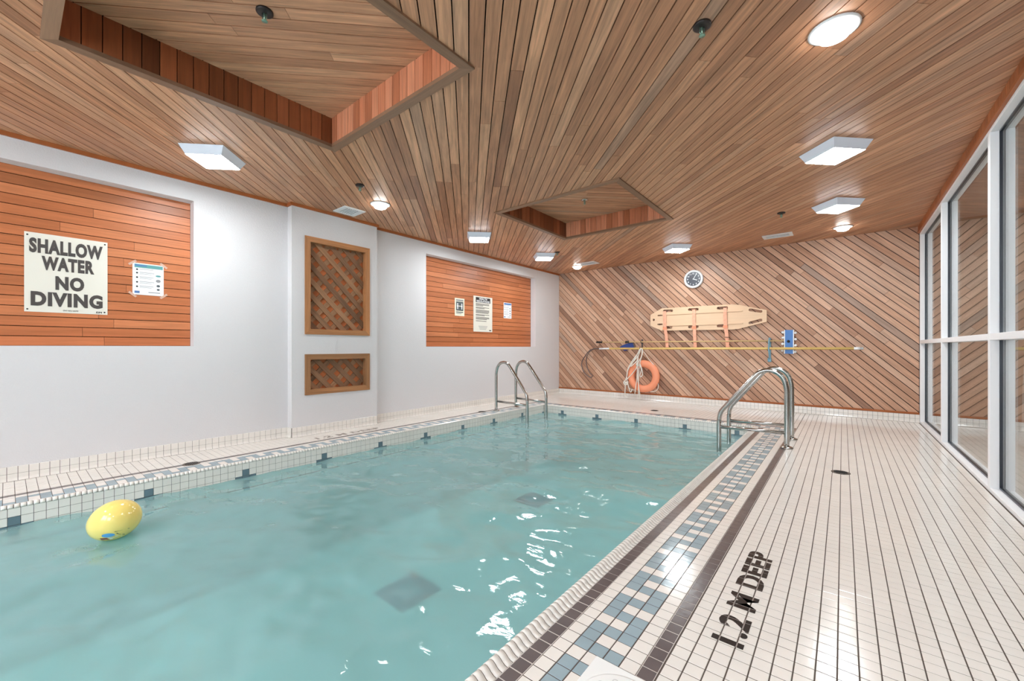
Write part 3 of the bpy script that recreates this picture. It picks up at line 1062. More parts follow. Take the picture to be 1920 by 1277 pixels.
for cx, cy in REC:
    # lid boards, laid the other way
    ca2, sa2 = math.cos(math.pi / 4), math.sin(math.pi / 4)
    pr = planks(math.pi / 4, (cx - HI, cx + HI, cy - HI, cy + HI), [], BW, 0.0065, 1.6)
    lay(pr, lambda t, s, d: (t * ca2 - s * sa2, t * sa2 + s * ca2, d), ZR, ZR + 0.012, 'ceil_wood', ceil, 'lid_plank', tones(0.2, 0.8, 0.1))
    obj('recess_lid', box(cx - HI - 0.02, cx + HI + 0.02, cy - HI - 0.02, cy + HI + 0.02, ZR + 0.012, ZR + 0.05), 'groove', ceil)
    # side boards
    n = 18
    st = 2 * HI / n
    for side in range(4):
        for i in range(n):
            a, b = -HI + i * st + 0.002, -HI + (i + 1) * st - 0.002
            z0, z1 = ZC + 0.0122, ZR
            if side == 0:
                bb = (cx - HI - 0.012, cx - HI, cy + a, cy + b, z0, z1)
            elif side == 1:
                bb = (cx + HI, cx + HI + 0.012, cy + a, cy + b, z0, z1)
            elif side == 2:
                bb = (cx + a, cx + b, cy - HI - 0.012, cy - HI, z0, z1)
            else:
                bb = (cx + a, cx + b, cy + HI, cy + HI + 0.012, z0, z1)
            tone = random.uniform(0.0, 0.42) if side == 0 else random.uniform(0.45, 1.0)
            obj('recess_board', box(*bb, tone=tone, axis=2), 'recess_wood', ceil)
    for k in range(4):
        A = [(cx + HO * sx, cy + HO * sy) for sx, sy in ((-1, -1), (1, -1), (1, 1), (-1, 1))]
        B = [(cx + HI * sx, cy + HI * sy) for sx, sy in ((-1, -1), (1, -1), (1, 1), (-1, 1))]
        p = [A[k], A[(k + 1) % 4], B[(k + 1) % 4], B[k]]
        obj('recess_trim', extrude(p, lambda a, b, d: (a, b, d), ZC - 0.012, ZC + 0.012, tone=random.uniform(0.1, 0.9), uvs=p if k % 2 == 0 else [(b, a) for a, b in p]), 'grey_wood', ceil)

# ================================================================== RIGHT SIDE: WINDOWS
wall_right = obj('wall_right', box(XR, XR + 0.14, YN, YB + 0.013, 2.512, ZC + 0.05), 'groove', kind='structure')
i = 0
y = YN
while y < YB - 0.01:
    obj('head_board', box(XR - 0.016, XR, y + 0.0016, min(y + BW, YB) - 0.0016, 2.536, ZC - 0.001, tone=random.random(), axis=2), 'trim_wood', wall_right)
    y += BW
obj('trim_3', box(XR - 0.020, XR, YN, YB, 2.511, 2.535, tone=0.7, axis=1), 'trim_wood', kind='structure')
XG = 0.8474
MUL = [7.565, 6.058, 4.282, 2.53, 0.78, -0.97, -2.60]
MWD = 0.05
win = obj('window_1', box(XR, XR + 0.115, YN, YB, -0.003, 0.028, 0.003), 'frame_white', kind='structure')
obj('head_rail', box(XR, XR + 0.115, YN, YB, 2.488, 2.512, 0.002), 'frame_white', win)
obj('gasket', box(XG - 0.013, XG + 0.001, YN, YB, 0.028, 0.040), 'gasket', win)
obj('gasket', box(XG - 0.013, XG + 0.001, YN, YB, 2.476, 2.488), 'gasket', win)
for n, my in enumerate(MUL):
    obj('mullion', box(XR, XR + 0.115, my, my + MWD, 0.0281, 2.4879, 0.002), 'frame_white', win)
    if n:
        a, b = my + MWD, MUL[n - 1]
        obj('transom', box(XR, XR + 0.115, a, b, 1.051, 1.096, 0.002), 'frame_white', win)
        for z0, z1 in ((0.0281, 1.051), (1.096, 2.4879)):
            for ya, yb in ((a, a + 0.012), (b - 0.008, b)):
                obj('gasket', box(XG - 0.0135, XG + 0.001, ya, yb, z0 + 0.001, z1 - 0.001), 'gasket', win)
            obj('pane', box(XG, XG + 0.006, a, b, z0, z1), 'glass', win)

# dim room beyond the glass
gx0, gx1 = XR + 0.12, 4.6
obj('floor_beyond', box(XR + 0.02, gx1, YN, YB + 0.1, -0.06, -0.004), 'far_floor', kind='structure')
obj('ceiling_beyond', box(XR + 0.14, gx1, YN, YB + 0.1, 2.66, 2.75), 'white_wall', kind='structure')
obj('wall_beyond', box(gx1, gx1 + 0.1, YN, YB + 0.1, -0.05, 2.8), 'far_wall', kind='structure')
obj('wall_beyond_back', box(XR + 0.15, gx1, YB + 0.1, YB + 0.2, -0.05, 2.8), 'far_wall', kind='structure')
obj('wall_beyond_front', box(XR + 0.2, gx1, YN - 0.1, YN, -0.05, 2.8), 'far_wall', kind='structure')
for gx_, gy_, lab_ in ((2.6, 6.2, 'flat white ceiling panel light above the machine beyond the glass'), (2.6, 2.6, 'flat white ceiling panel light beyond the glass, away from the machine')):  # unseen panels, added only to brighten the room beyond the glass
    gl_ = thing('gym_fill_light', lab_, 'ceiling light', (gx_, gy_, 2.66), group='lights beyond the glass')
    obj('fill_frame', box(-0.32, 0.32, -0.32, 0.32, -0.012, 0.0, 0.003), 'white_metal', gl_)
    obj('fill_panel', box(-0.29, 0.29, -0.29, 0.29, -0.016, -0.012), 'emit_gym_fill', gl_)
mc = thing('exercise_machine', 'pale upright machine with curved handrail standing behind the window glass', 'machine', (1.75, 9.0 - 3.2, -0.004))
obj('deck', box(-0.35, 0.35, -0.75, 0.75, 0.0, 0.16, 0.02), 'machine', mc)
obj('belt', box(-0.24, 0.24, -0.7, 0.55, 0.16, 0.166), 'black', mc)
for sx in (-1, 1):
    obj('upright', tube(catmull([(sx * 0.32, 0.6, 0.1), (sx * 0.32, 0.55, 0.7), (sx * 0.3, 0.5, 1.2)]), 0.04, 10), 'machine', mc)
    obj('handrail', tube(catmull([(sx * 0.3, 0.5, 1.18), (sx * 0.32, 0.25, 1.16), (sx * 0.33, 0.0, 1.08), (sx * 0.33, -0.15, 0.95)]), 0.022, 10), 'machine', mc)
obj('console', box(-0.32, 0.32, 0.45, 0.58, 1.15, 1.42, 0.02), 'machine', mc)

# ================================================================== CEILING FIXTURES
sq_me, sq_em = None, None


def frustum(h0, h1, z0, z1, cap):
    v = [(h0, 0, z0), (0, h0, z0), (-h0, 0, z0), (0, -h0, z0), (h1, 0, z1), (0, h1, z1), (-h1, 0, z1), (0, -h1, z1)]
    f = [(i, (i + 1) % 4, (i + 1) % 4 + 4, i + 4) for i in range(4)] + [(0, 1, 2, 3)]
    if cap:
        f.append((4, 5, 6, 7))
    return fix_normals(mesh('diffuser', v, f))


sq_side = frustum(0.236, 0.190, -0.002, -0.069, False)
sq_side.materials.append(M['diffuser_side'])
sq_lens = fix_normals(mesh('lens', [(0.1895, 0, -0.069), (0, 0.1895, -0.069), (-0.1895, 0, -0.069), (0, -0.1895, -0.069), (0.183, 0, -0.074), (0, 0.183, -0.074), (-0.183, 0, -0.074), (0, -0.183, -0.074)],
                           [(i, (i + 1) % 4, (i + 1) % 4 + 4, i + 4) for i in range(4)] + [(4, 5, 6, 7), (3, 2, 1, 0)]))
sq_lens.materials.append(M['emit_cool'])
sq_plate = box(-0.16, 0.16, -0.16, 0.16, -0.003, 0.0)
SQ = [(-4.052, 1.080, 'square white diffuser ceiling light above the no diving sign panel'),
      (-4.042, 4.250, 'square white diffuser ceiling light above the near edge of the notice panel'),
      (-4.028, 5.868, 'square white diffuser ceiling light above the far end of the notice panel'),
      (-0.053, 4.190, 'large looking square ceiling light over the window side deck'),
      (-0.047, 5.808, 'square ceiling light over the window side deck beside the far round downlight'),
      (-2.050, 6.700, 'square ceiling light above the wall clock'),
      (-0.050, 1.060, 'square ceiling light over the deck where the photographer stands'),
      (-4.050, -1.90, 'square ceiling light over the unseen end of the pool by the white wall'),
      (-0.050, -1.90, 'square ceiling light over the unseen end of the pool by the windows'),
      (-2.050, -1.90, 'square ceiling light over the middle of the unseen pool end')]
for x, y, lab in SQ:
    t = thing('ceiling_light', lab, 'ceiling light', (x, y, ZC), group='square ceiling lights')
    obj('mount_plate', sq_plate, 'white_metal', t).rotation_euler = (0, 0, math.pi / 4)
    obj('diffuser', sq_side, None, t)
    obj('lens', sq_lens, None, t)
rd_trim = lathe([(0.0, -0.001), (0.108, -0.001), (0.108, -0.006), (0.100, -0.010), (0.074, -0.012), (0.070, -0.006), (0.0, -0.006)], 36)
rd_dome = lathe([(0.070, -0.008), (0.069, -0.030), (0.062, -0.042), (0.045, -0.050), (0.022, -0.054), (0.0, -0.055)], 32, caps=False)
rd_dome.materials.append(M['emit_warm'])
RD = [(-0.035, 2.625, 'round white downlight with glowing dome over the window side deck'),
      (-4.030, 2.635, 'round white downlight with glowing dome above the pilaster beside a vent'),
      (-4.090, 7.110, 'round white downlight with glowing dome in the far corner by the white wall'),
      (0.000, 7.010, 'round white downlight with glowing dome in the far corner by the windows'),
      (-4.050, -0.40, 'round white downlight over the unseen end of the pool')]
for x, y, lab in RD:
    t = thing('downlight', lab, 'ceiling light', (x, y, ZC), group='round downlights')
    obj('trim_ring', rd_trim, 'white_metal', t)
    obj('dome', rd_dome, None, t)


def vent(x0, x1, y0, y1, lab, bars):
    t = thing('air_vent', lab, 'vent', ((x0 + x1) / 2, (y0 + y1) / 2, ZC), group='ceiling vents')
    hx, hy = (x1 - x0) / 2, (y1 - y0) / 2
    b = 0.042
    obj('frame', holed([-hx, hx], [-hy, hy], [(-hx + b, hx - b, -hy + b, hy - b)], lambda a, q, d: (a, q, d), -0.010, -0.0005), 'white_metal', t)
    obj('grille_mesh', box(-hx + b, hx - b, -hy + b, hy - b, -0.004, -0.001), 'vent_mesh', t)
    n = bars
    for i in range(n):
        yy = -hy + b + (i + 0.5) * (2 * hy - 2 * b) / n
        obj('louver', box(-hx + b, hx - b, yy - 0.004, yy + 0.004, -0.008, -0.004), 'white_metal', t)


vent(-4.645, -4.377, 2.405, 2.667, 'square white framed ceiling vent above the pilaster', 7)
vent(-0.910, -0.548, 6.845, 7.062, 'long white ceiling vent between the clock and the windows', 4)
vent(-3.955, -3.590, 6.850, 7.095, 'long white ceiling vent in the far corner by the white wall', 4)

es = lathe([(0.0, 0.0), (0.042, 0.0), (0.042, -0.010), (0.034, -0.014), (0.014, -0.013), (0.0, -0.013)], 20)
es_ch = es.copy()
fr_m = tube([(-0.011, 0, -0.012), (-0.011, 0, -0.040), (0, 0, -0.052), (0.011, 0, -0.040), (0.011, 0, -0.012)], 0.0028, 6)
df_m = lathe([(0.0, -0.052), (0.015, -0.054), (0.015, -0.056), (0.0, -0.056)], 14)
bd_m = lathe([(0.0, -0.010), (0.006, -0.010), (0.006, -0.030), (0.003, -0.046), (0.0, -0.046)], 10)
SP = [(-2.433, 0.879, ZR, 'dark fire sprinkler in the large nearer ceiling recess', 0), (-0.545, 2.177, ZC, 'dark fire sprinkler on the ceiling between the nearer recess and a downlight', 0),
      (-3.709, 2.197, ZC, 'small fire sprinkler beside the square vent and round downlight', 0), (-2.472, 4.477, ZR, 'chrome fire sprinkler in the farther ceiling recess', 1),
      (-0.571, 5.808, ZC, 'fire sprinkler on the ceiling near the long vent by the windows', 0), (-3.736, 5.829, ZC, 'fire sprinkler touching the square light above the notice panel', 0)]
for x, y, z, lab, ch in SP:
    t = thing('fire_sprinkler', lab, 'sprinkler', (x, y, z), 0.7, group='fire sprinklers')
    obj('escutcheon', es_ch if ch else es, 'chrome' if ch else 'escutcheon', t)
    obj('frame_arms', fr_m, 'brass', t)
    obj('deflector', df_m, 'brass', t)
    obj('bulb', bd_m, 'brass', t)

# ================================================================== POOL LADDERS
def ladder(name, label, x, sgn, ya, yb):
    t = thing(name, label, 'ladder', (x, (ya + yb) / 2, 0.0), group='pool ladders')
    path = [(0, 0.0), (0, 0.25), (0, 0.50), (0.004, 0.60), (0.030, 0.690), (0.085, 0.748), (0.158, 0.768), (0.222, 0.752), (0.272, 0.710), (0.40, 0.553), (0.56, 0.352), (0.598, 0.292), (0.612, 0.220), (0.614, 0.10), (0.614, -0.85)]
    for yy in (ya, yb):
        dy = yy - (ya + yb) / 2
        pts = catmull([(sgn * d, dy, z) for d, z in path], 5)
        r = obj('rail', tube(pts, 0.0232, 14), 'steel', t)
        fl = obj('flange', lathe([(0.0, 0.001), (0.056, 0.001), (0.056, 0.008), (0.048, 0.014), (0.030, 0.020), (0.024, 0.024), (0.0, 0.024)], 24), 'steel', r)
        fl.location = (0, dy, 0)
        obj('brace', tube([(sgn * 0.0, dy, 0.150), (sgn * 0.614, dy, 0.138)], 0.0165, 10), 'steel', t)
    for z in (-0.30, -0.55, -0.80):
        w = (yb - ya) / 2
        obj('tread', box(min(sgn * 0.575, sgn * 0.655), max(sgn * 0.575, sgn * 0.655), -w, w, z, z + 0.025, 0.005), 'plate', t)
    return t


ladder('pool_ladder', 'stainless steel pool ladder standing on the deck by the windows', -0.434, -1, 4.875, 5.371)
ladder('pool_ladder', 'stainless steel pool ladder standing on the narrow deck by the white wall', -4.270, 1, 4.88, 5.38)

# ================================================================== SMALL DECK ITEMS
dr_ring = lathe([(0.0, 0.0), (0.062, 0.0), (0.062, 0.0022), (0.056, 0.0030), (0.0, 0.0030)], 28)
slot_bar = box(-0.045, 0.045, -0.0035, 0.0035, 0.003, 0.0042)
for x, y, lab in ((-0.014, 4.195, 'round metal floor drain in the white deck by the windows'), (-4.352, 1.000, 'round metal floor drain by the white wall near the balloon'),
                  (-2.320, 6.455, 'round metal floor drain in the far deck below the backboard'), (-4.360, 4.652, 'round metal floor drain at the foot of the white wall ladder')):
    t = thing('floor_drain', lab, 'drain', (x, y, 0.0003), group='deck drains')
    obj('grate', dr_ring, 'drain', t)
    for i in range(-3, 4):
        s = obj('slot', slot_bar, 'drain_hole', t)
        s.location = (0, i * 0.013, 0)
        s.scale = (math.sqrt(max(0.1, 1 - (i * 0.013 / 0.05) ** 2)), 1, 1)
sk = thing('skimmer_lid', 'white plastic skimmer lid set into the deck tiles', 'lid', (-0.483, 1.065, -0.003))
obj('plate', box(-0.137, 0.137, -0.138, 0.138, 0.0, 0.005, 0.0015), 'plate', sk)
obj('cover', lathe([(0.0, 0.005), (0.118, 0.005), (0.118, 0.0060), (0.113, 0.0068), (0.0, 0.0068)], 40), 'plate', sk)
dim = lathe([(0.006, 0.0068), (0.009, 0.0068), (0.009, 0.0076), (0.006, 0.0076), (0.006, 0.0068)], 12, caps=False)
for i in range(12):
    o = obj('embossed_ring', dim, 'emboss', sk)
    a = i * math.pi / 6
    o.location = (0.088 * math.cos(a), 0.088 * math.sin(a), 0)

# balloon
cb = Vector((-3.338, 0.400, ZW + 0.101))
Rv = Vector((math.cos(YAW), math.sin(YAW), 0))
Fv = Vector((-math.sin(YAW), math.cos(YAW), 0))
tilt = math.radians(24)
e1 = (Rv * math.cos(tilt) + Vector((0, 0, 1)) * math.sin(tilt)).normalized()
e2 = Fv
e3 = e1.cross(e2).normalized()
bl_t = thing('balloon', 'yellow balloon with a small blue and red print floating on the water', 'balloon', cb)


def bpt(d, k=1.0):
    d = d.normalized()
    a, b, c = d.dot(e1), d.dot(e2), d.dot(e3)
    w = 1 + 0.06 * a
    return (e1 * (a * 0.133) + e2 * (b * 0.110 * w) + e3 * (c * 0.110 * w)) * k


v, f = [], []
n1, n2 = 28, 40
for i in range(n1 + 1):
    for j in range(n2):
        th, ph = math.pi * i / n1, 2 * math.pi * j / n2
        v.append(bpt(e1 * math.cos(th) + e2 * (math.sin(th) * math.cos(ph)) + e3 * (math.sin(th) * math.sin(ph))))
for i in range(n1):
    for j in range(n2):
        f.append((i * n2 + j, i * n2 + (j + 1) % n2, (i + 1) * n2 + (j + 1) % n2, (i + 1) * n2 + j))
import bmesh as _bm
me = mesh('balloon', v, f, smooth=True)
b_ = _bm.new()
b_.from_mesh(me)
_bm.ops.remove_doubles(b_, verts=b_.verts, dist=1e-6)
_bm.ops.recalc_face_normals(b_, faces=b_.faces)
b_.to_mesh(me)
b_.free()
obj('skin', me, 'balloon', bl_t)
kn = obj('knot', lathe([(0.0, 0.0), (0.005, 0.004), (0.004, 0.010), (0.010, 0.016), (0.0, 0.016)], 10), 'balloon', bl_t)
kn.location = -e1 * 0.131
kn.rotation_euler = (-e1).to_track_quat('Z', 'Y').to_euler()


def patch(cx, cz, outline, mat, name):
    """flat print on the skin; cx, cz in metres right / up of the centre as the camera side faces"""
    n = len(outline)
    cx, cz = cx + 0.045, cz + 0.004
    pts = [(0, 0)] + outline
    vv = []
    for a, b in pts:
        d = (Rv * ((cx + a) / 0.138) + Vector((0, 0, 1)) * ((cz + b) / 0.112))
        k = min(d.length, 0.985)
        d = d.normalized() * k - Fv * math.sqrt(max(0.0, 1 - k * k))
        vv.append(bpt(d, 1.006))
    obj(name, mesh(name, vv, [(0, i + 1, (i + 1) % n + 1) for i in range(n)], smooth=True), mat, bl_t)


ov = lambda a, b, n=20: [(a * math.cos(2 * math.pi * i / n), b * math.sin(2 * math.pi * i / n)) for i in range(n)]
patch(0.010, -0.056, ov(0.028, 0.014), 'skyblue_print', 'blue_patch')
patch(-0.022, -0.080, [(-0.020, -0.008), (0.018, -0.012), (0.020, 0.008), (-0.014, 0.010)], 'red_print', 'red_patch')
patch(0.014, -0.082, [(-0.012, -0.008), (0.028, -0.004), (0.026, 0.012), (-0.012, 0.010)], 'paper_cream', 'cream_patch')
patch(0.049, -0.064, [(-0.006, 0.014), (-0.002, 0.014), (0.007, -0.010), (0.004, -0.014)], 'ink_black', 'black_line')
patch(0.062, -0.040, [(-0.020, 0.002), (-0.020, -0.001), (0.018, -0.004), (0.018, -0.001)], 'ink_black', 'black_line')

# ================================================================== NOTICES ON THE LEFT WALL
def sheet(name, label, y0, y1, z0, z1, mat, th=0.004, cat='sign'):
    t = thing(name, label, cat, (XP, (y0 + y1) / 2, z0))
    obj('sheet', box(0.0005, th, y0 - t.location.y, y1 - t.location.y, 0, z1 - z0), mat, t)
    return t


def on_sheet(t, y0, z0, th):
    return lambda a, b, c: (th + c, y0 - t.location.y + a, z0 - t.location.z + b)


def bar(t, y0, y1, z0, z1, mat, name, th=0.004, h=0.0008):
    obj(name, box(th, th + h, y0 - t.location.y, y1 - t.location.y, z0 - t.location.z, z1 - t.location.z), mat, t)


S0, S1, SZ0, SZ1 = 0.087, 0.552, 1.282, 1.908
sg = sheet('no_diving_sign', 'cream square sign reading SHALLOW WATER NO DIVING on the wood panel', S0, S1, SZ0, SZ1, 'sign')
SH = SZ1 - SZ0
for key, y0, top, hh in (('SHALLOW', 0.112, 0.065, 0), ('WATER', 0.176, 0.282, 0), ('NO', 0.250, 0.524, 0), ('DIVING', 0.120, 0.738, 0)):
    h = {'SHALLOW': 0.118, 'WATER': 0.112, 'NO': 0.114, 'DIVING': 0.116}[key]
    place_text(key, on_sheet(sg, y0, SZ1 - top * SH - h, 0.004), 'ink', sg)
place_text('reg', on_sheet(sg, 0.292, SZ0 + 0.014, 0.004), 'ink', sg, name='small_letter')
place_text('maker', on_sheet(sg, 0.483, SZ0 + 0.010, 0.004), 'ink_black', sg, name='small_letter')
scr = lathe([(0.0, 0.0), (0.006, 0.0), (0.005, 0.002), (0.0, 0.0025)], 10)
for yy, zz in ((S0 + 0.016, SZ1 - 0.022), (S1 - 0.016, SZ1 - 0.020), (S0 + 0.016, SZ0 + 0.020), (S1 - 0.018, SZ0 + 0.020)):
    o = obj('screw', scr, 'black', sg)
    o.location = (0.004, yy - sg.location.y, zz - sg.location.z)
    o.rotation_euler = (0, math.pi / 2, 0)

disc = lathe([(0.0, 0.0), (1.0, 0.0), (1.0, 0.1), (0.0, 0.1)], 16, smooth=False)


def dot(t, y, z, r, mat, name, sy=1.0, th=0.004):
    o = obj(name, disc.copy(), mat, t)
    o.location = (th, y - t.location.y, z - t.location.z)
    o.rotation_euler = (0, math.pi / 2, 0)
    o.scale = (r * sy, r, 0.008)
    return o


def hygiene_sheet(name, label, y0, y1, z0, z1, taped, head):
    t = sheet(name, label, y0, y1, z0, z1, 'paper', 0.0015)
    w, h = y1 - y0, z1 - z0
    bar(t, y0 + 0.06 * w, y1 - 0.03 * w, z1 - 0.14 * h, z1 - 0.03 * h, head, 'header_band', 0.0015)
    bar(t, y0 + 0.06 * w, y0 + 0.45 * w, z1 - 0.09 * h, z1 - 0.05 * h, 'blue_print', 'header_title', 0.0022)
    for i, fz in enumerate((0.20, 0.31, 0.45, 0.60, 0.74)):
        z = z1 - fz * h
        dot(t, y0 + 0.14 * w, z, 0.028 * w * 1.2, 'ink_black', 'bullet', th=0.0015)
        bar(t, y0 + 0.22 * w, y0 + (0.66 + 0.03 * (i % 2)) * w, z + 0.004 * h / 0.28, z + 0.008 * h / 0.28, 'ink_grey', 'text_line', 0.0015)
        if i:
            bar(t, y0 + 0.22 * w, y0 + 0.60 * w, z - 0.008 * h / 0.28, z - 0.005 * h / 0.28, 'ink_grey', 'text_line', 0.0015)
    for fz, r, m in ((0.36, 0.09, 'teal_print'), (0.52, 0.08, 'ink_grey'), (0.68, 0.06, 'slate_print'), (0.80, 0.05, 'slate_print')):
        dot(t, y0 + 0.82 * w, z1 - fz * h, r * w, m, 'picture', 0.45 if fz < 0.4 else 0.8, th=0.0015)
    bar(t, y0 + 0.06 * w, y0 + 0.22 * w, z0 + 0.05 * h, z0 + 0.12 * h, 'blue_print', 'logo_block', 0.0015)
    bar(t, y0 + 0.50 * w, y0 + 0.88 * w, z0 + 0.08 * h, z0 + 0.105 * h, 'ink_grey', 'text_line', 0.0015)
    if taped:
        for yy, zz, an in ((y0, z1, 0.7), (y1, z1, -0.7), (y0, z0, -0.7), (y1, z0, 0.7)):
            o = obj('tape', box(0.0, 0.0008, -0.032, 0.032, -0.009, 0.009), 'tape', t)
            o.location = (0.0018, yy - t.location.y, zz - t.location.z)
            o.rotation_euler = (an, 0, 0)
    return t


hygiene_sheet('notice_sheet', 'white taped hygiene notice with teal heading beside the no diving sign', 0.713, 0.930, 1.479, 1.765, True, 'teal_print')
hygiene_sheet('notice_sheet', 'small white notice sheet beside the health regulations board', 5.886, 6.118, 1.552, 1.848, False, 'blue_print')
# distancing poster
t = sheet('distancing_poster', 'small cream poster with two white figures on a dark square', 4.640, 4.858, 1.525, 1.818, 'paper_cream', 0.0015)
bar(t, 4.665, 4.835, 1.772, 1.798, 'ink_grey', 'heading', 0.0015)
bar(t, 4.668, 4.832, 1.610, 1.762, 'slate_print', 'dark_square', 0.0015)
for yy in (4.703, 4.797):
    dot(t, yy, 1.722, 0.013, 'paper', 'figure_head', th=0.0024)
    bar(t, yy - 0.015, yy + 0.015, 1.672, 1.706, 'paper', 'figure_body', 0.0024)
    bar(t, yy - 0.009, yy + 0.009, 1.635, 1.674, 'paper', 'figure_legs', 0.0032)
bar(t, 4.722, 4.778, 1.682, 1.694, 'paper_cream', 'arrow', 0.0024)
bar(t, 4.668, 4.830, 1.578, 1.594, 'slate_print', 'caption', 0.0015)
bar(t, 4.668, 4.790, 1.556, 1.566, 'ink_grey', 'caption', 0.0015)
# health regulations board
t = sheet('regulations_board', 'tall white board headed HEALTH REGULATIONS with lines of small text', 5.075, 5.560, 1.276, 1.898, 'sign', 0.005)
bar(t, 5.130, 5.505, 1.790, 1.878, 'ink_black', 'header_block', 0.005)
place_text('HEALTH', on_sheet(t, 5.218, 1.838, 0.0059), 'paper', t)
place_text('REGULATIONS', on_sheet(t, 5.152, 1.796, 0.0059), 'paper', t)
z = 1.762
for para in (3, 2, 4, 2, 3, 1):
    for i in range(para):
        bar(t, 5.130, 5.130 + (0.345 if i < para - 1 else random.uniform(0.18, 0.33)), z, z + 0.009, 'ink', 'text_line', 0.005)
        z -= 0.0165
    z -= 0.014
for i in range(4):
    bar(t, 5.20 + 0.01 * i, 5.43 - 0.012 * i, 1.372 - 0.018 * i, 1.378 - 0.018 * i, 'ink_grey', 'text_line', 0.005)
bar(t, 5.475, 5.53, 1.296, 1.312, 'ink_black', 'maker_mark', 0.005)

# ================================================================== EQUIPMENT ON THE BACK WALL
# clock
ck = thing('wall_clock', 'round silver wall clock with dark face on the diagonal boards', 'clock', (-2.042, YB, 2.201))
ck.rotation_euler = (math.pi / 2, 0, 0)
obj('case', lathe([(0.0, 0.0), (0.150, 0.0), (0.160, 0.012), (0.160, 0.034), (0.150, 0.046), (0.132, 0.046), (0.122, 0.036), (0.122, 0.030), (0.0, 0.030)], 40), 'white_metal', ck)
obj('face', lathe([(0.0, 0.030), (0.121, 0.030), (0.121, 0.032), (0.0, 0.032)], 40, smooth=False), 'clock_face', ck)
for n in range(1, 13):
    a = math.pi / 2 - n * math.pi / 6
    cx, cy = 0.096 * math.cos(a), 0.096 * math.sin(a)
    w = max(p[:, 0].max() for p, _ in NUMS[n])
    place_text(None, lambda x, y, z, cx=cx, cy=cy, w=w: (cx + x - w / 2, cy + y - 0.013, 0.0322 + z), 'paper', ck, pieces=NUMS[n], name='numeral')
for ang, L, w in ((math.radians(60), 0.092, 0.0045), (math.radians(-22), 0.066, 0.006)):
    o = obj('hand', box(-0.012, L, -w, w, 0.033, 0.0345), 'paper', ck)
    o.rotation_euler = (0, 0, ang)

# spine board
BY = YB - 0.03
bd = thing('spine_board', 'pale plywood rescue board with handle slots hung on the diagonal boards', 'rescue board', (-1.87, YB, 1.30))
out = [(-2.799, 1.607), (-2.588, 1.719), (-1.95, 1.719), (-1.43, 1.716), (-1.332, 1.701), (-0.939, 1.593), (-0.937, 1.408), (-1.332, 1.306), (-1.43, 1.296), (-1.95, 1.304), (-2.594, 1.309), (-2.799, 1.407)]


def slot(xa, za, xb, zb_, r):
    d = Vector((xb - xa, zb_ - za))
    n = d.normalized()
    pts = []
    a0 = math.atan2(n.y, n.x)
    for k in range(9):
        a = a0 - math.pi / 2 + math.pi * k / 8
        pts.append((xb - n.x * r + r * math.cos(a), zb_ - n.y * r + r * math.sin(a)))
    for k in range(9):
        a = a0 + math.pi / 2 + math.pi * k / 8
        pts.append((xa + n.x * r + r * math.cos(a), za + n.y * r + r * math.sin(a)))
    return pts


SL = [slot(-2.566, 1.668, -2.386, 1.666, 0.023), slot(-2.127, 1.668, -1.95, 1.665, 0.023), slot(-1.663, 1.665, -1.49, 1.664, 0.023), slot(-1.19, 1.613, -0.998, 1.570, 0.022),
      slot(-2.566, 1.366, -2.397, 1.364, 0.023), slot(-2.127, 1.364, -1.95, 1.362, 0.023), slot(-1.663, 1.364, -1.49, 1.364, 0.023), slot(-1.19, 1.391, -0.998, 1.443, 0.022),
      slot(-2.664, 1.590, -2.575, 1.590, 0.013), slot(-2.668, 1.426, -2.572, 1.426, 0.013), slot(-2.757, 1.511, -2.715, 1.511, 0.0205)]


def plate_with_holes(outer, holes, mapf, d0, d1, tone):
    from mathutils.geometry import delaunay_2d_cdt
    pts, edges = [], []
    for loop in [outer] + holes:
        o = len(pts)
        pts += [Vector(p) for p in loop]
        edges += [(o + i, o + (i + 1) % len(loop)) for i in range(len(loop))]
    vv, ee, ff, *_ = delaunay_2d_cdt(pts, edges, [], 1, 1e-6)

    def inside(p, loop):
        c = False
        for i in range(len(loop)):
            (xa, ya), (xb, yb) = loop[i - 1], loop[i]
            if (ya > p[1]) != (yb > p[1]) and p[0] < (xb - xa) * (p[1] - ya) / (yb - ya) + xa:
                c = not c
        return c
    keep = []
    for fc in ff:
        c = sum((vv[i] for i in fc), Vector((0, 0))) / len(fc)
        if inside(c, outer) and not any(inside(c, h) for h in holes):
            keep.append(list(fc))
    n = len(vv)
    cnt = {}
    for fc in keep:
        for i in range(len(fc)):
            e = (fc[i], fc[(i + 1) % len(fc)])
            cnt[tuple(sorted(e))] = cnt.get(tuple(sorted(e)), 0) + 1
    V = [mapf(p[0], p[1], d0) for p in vv] + [mapf(p[0], p[1], d1) for p in vv]
    Fc = keep + [[i + n for i in fc[::-1]] for fc in keep] + [[a, b, b + n, a + n] for (a, b), c in cnt.items() if c == 1]
    return fix_normals(mesh('plate', V, Fc, uv=[(p[0], p[1]) for p in vv] * 2, tone=tone))


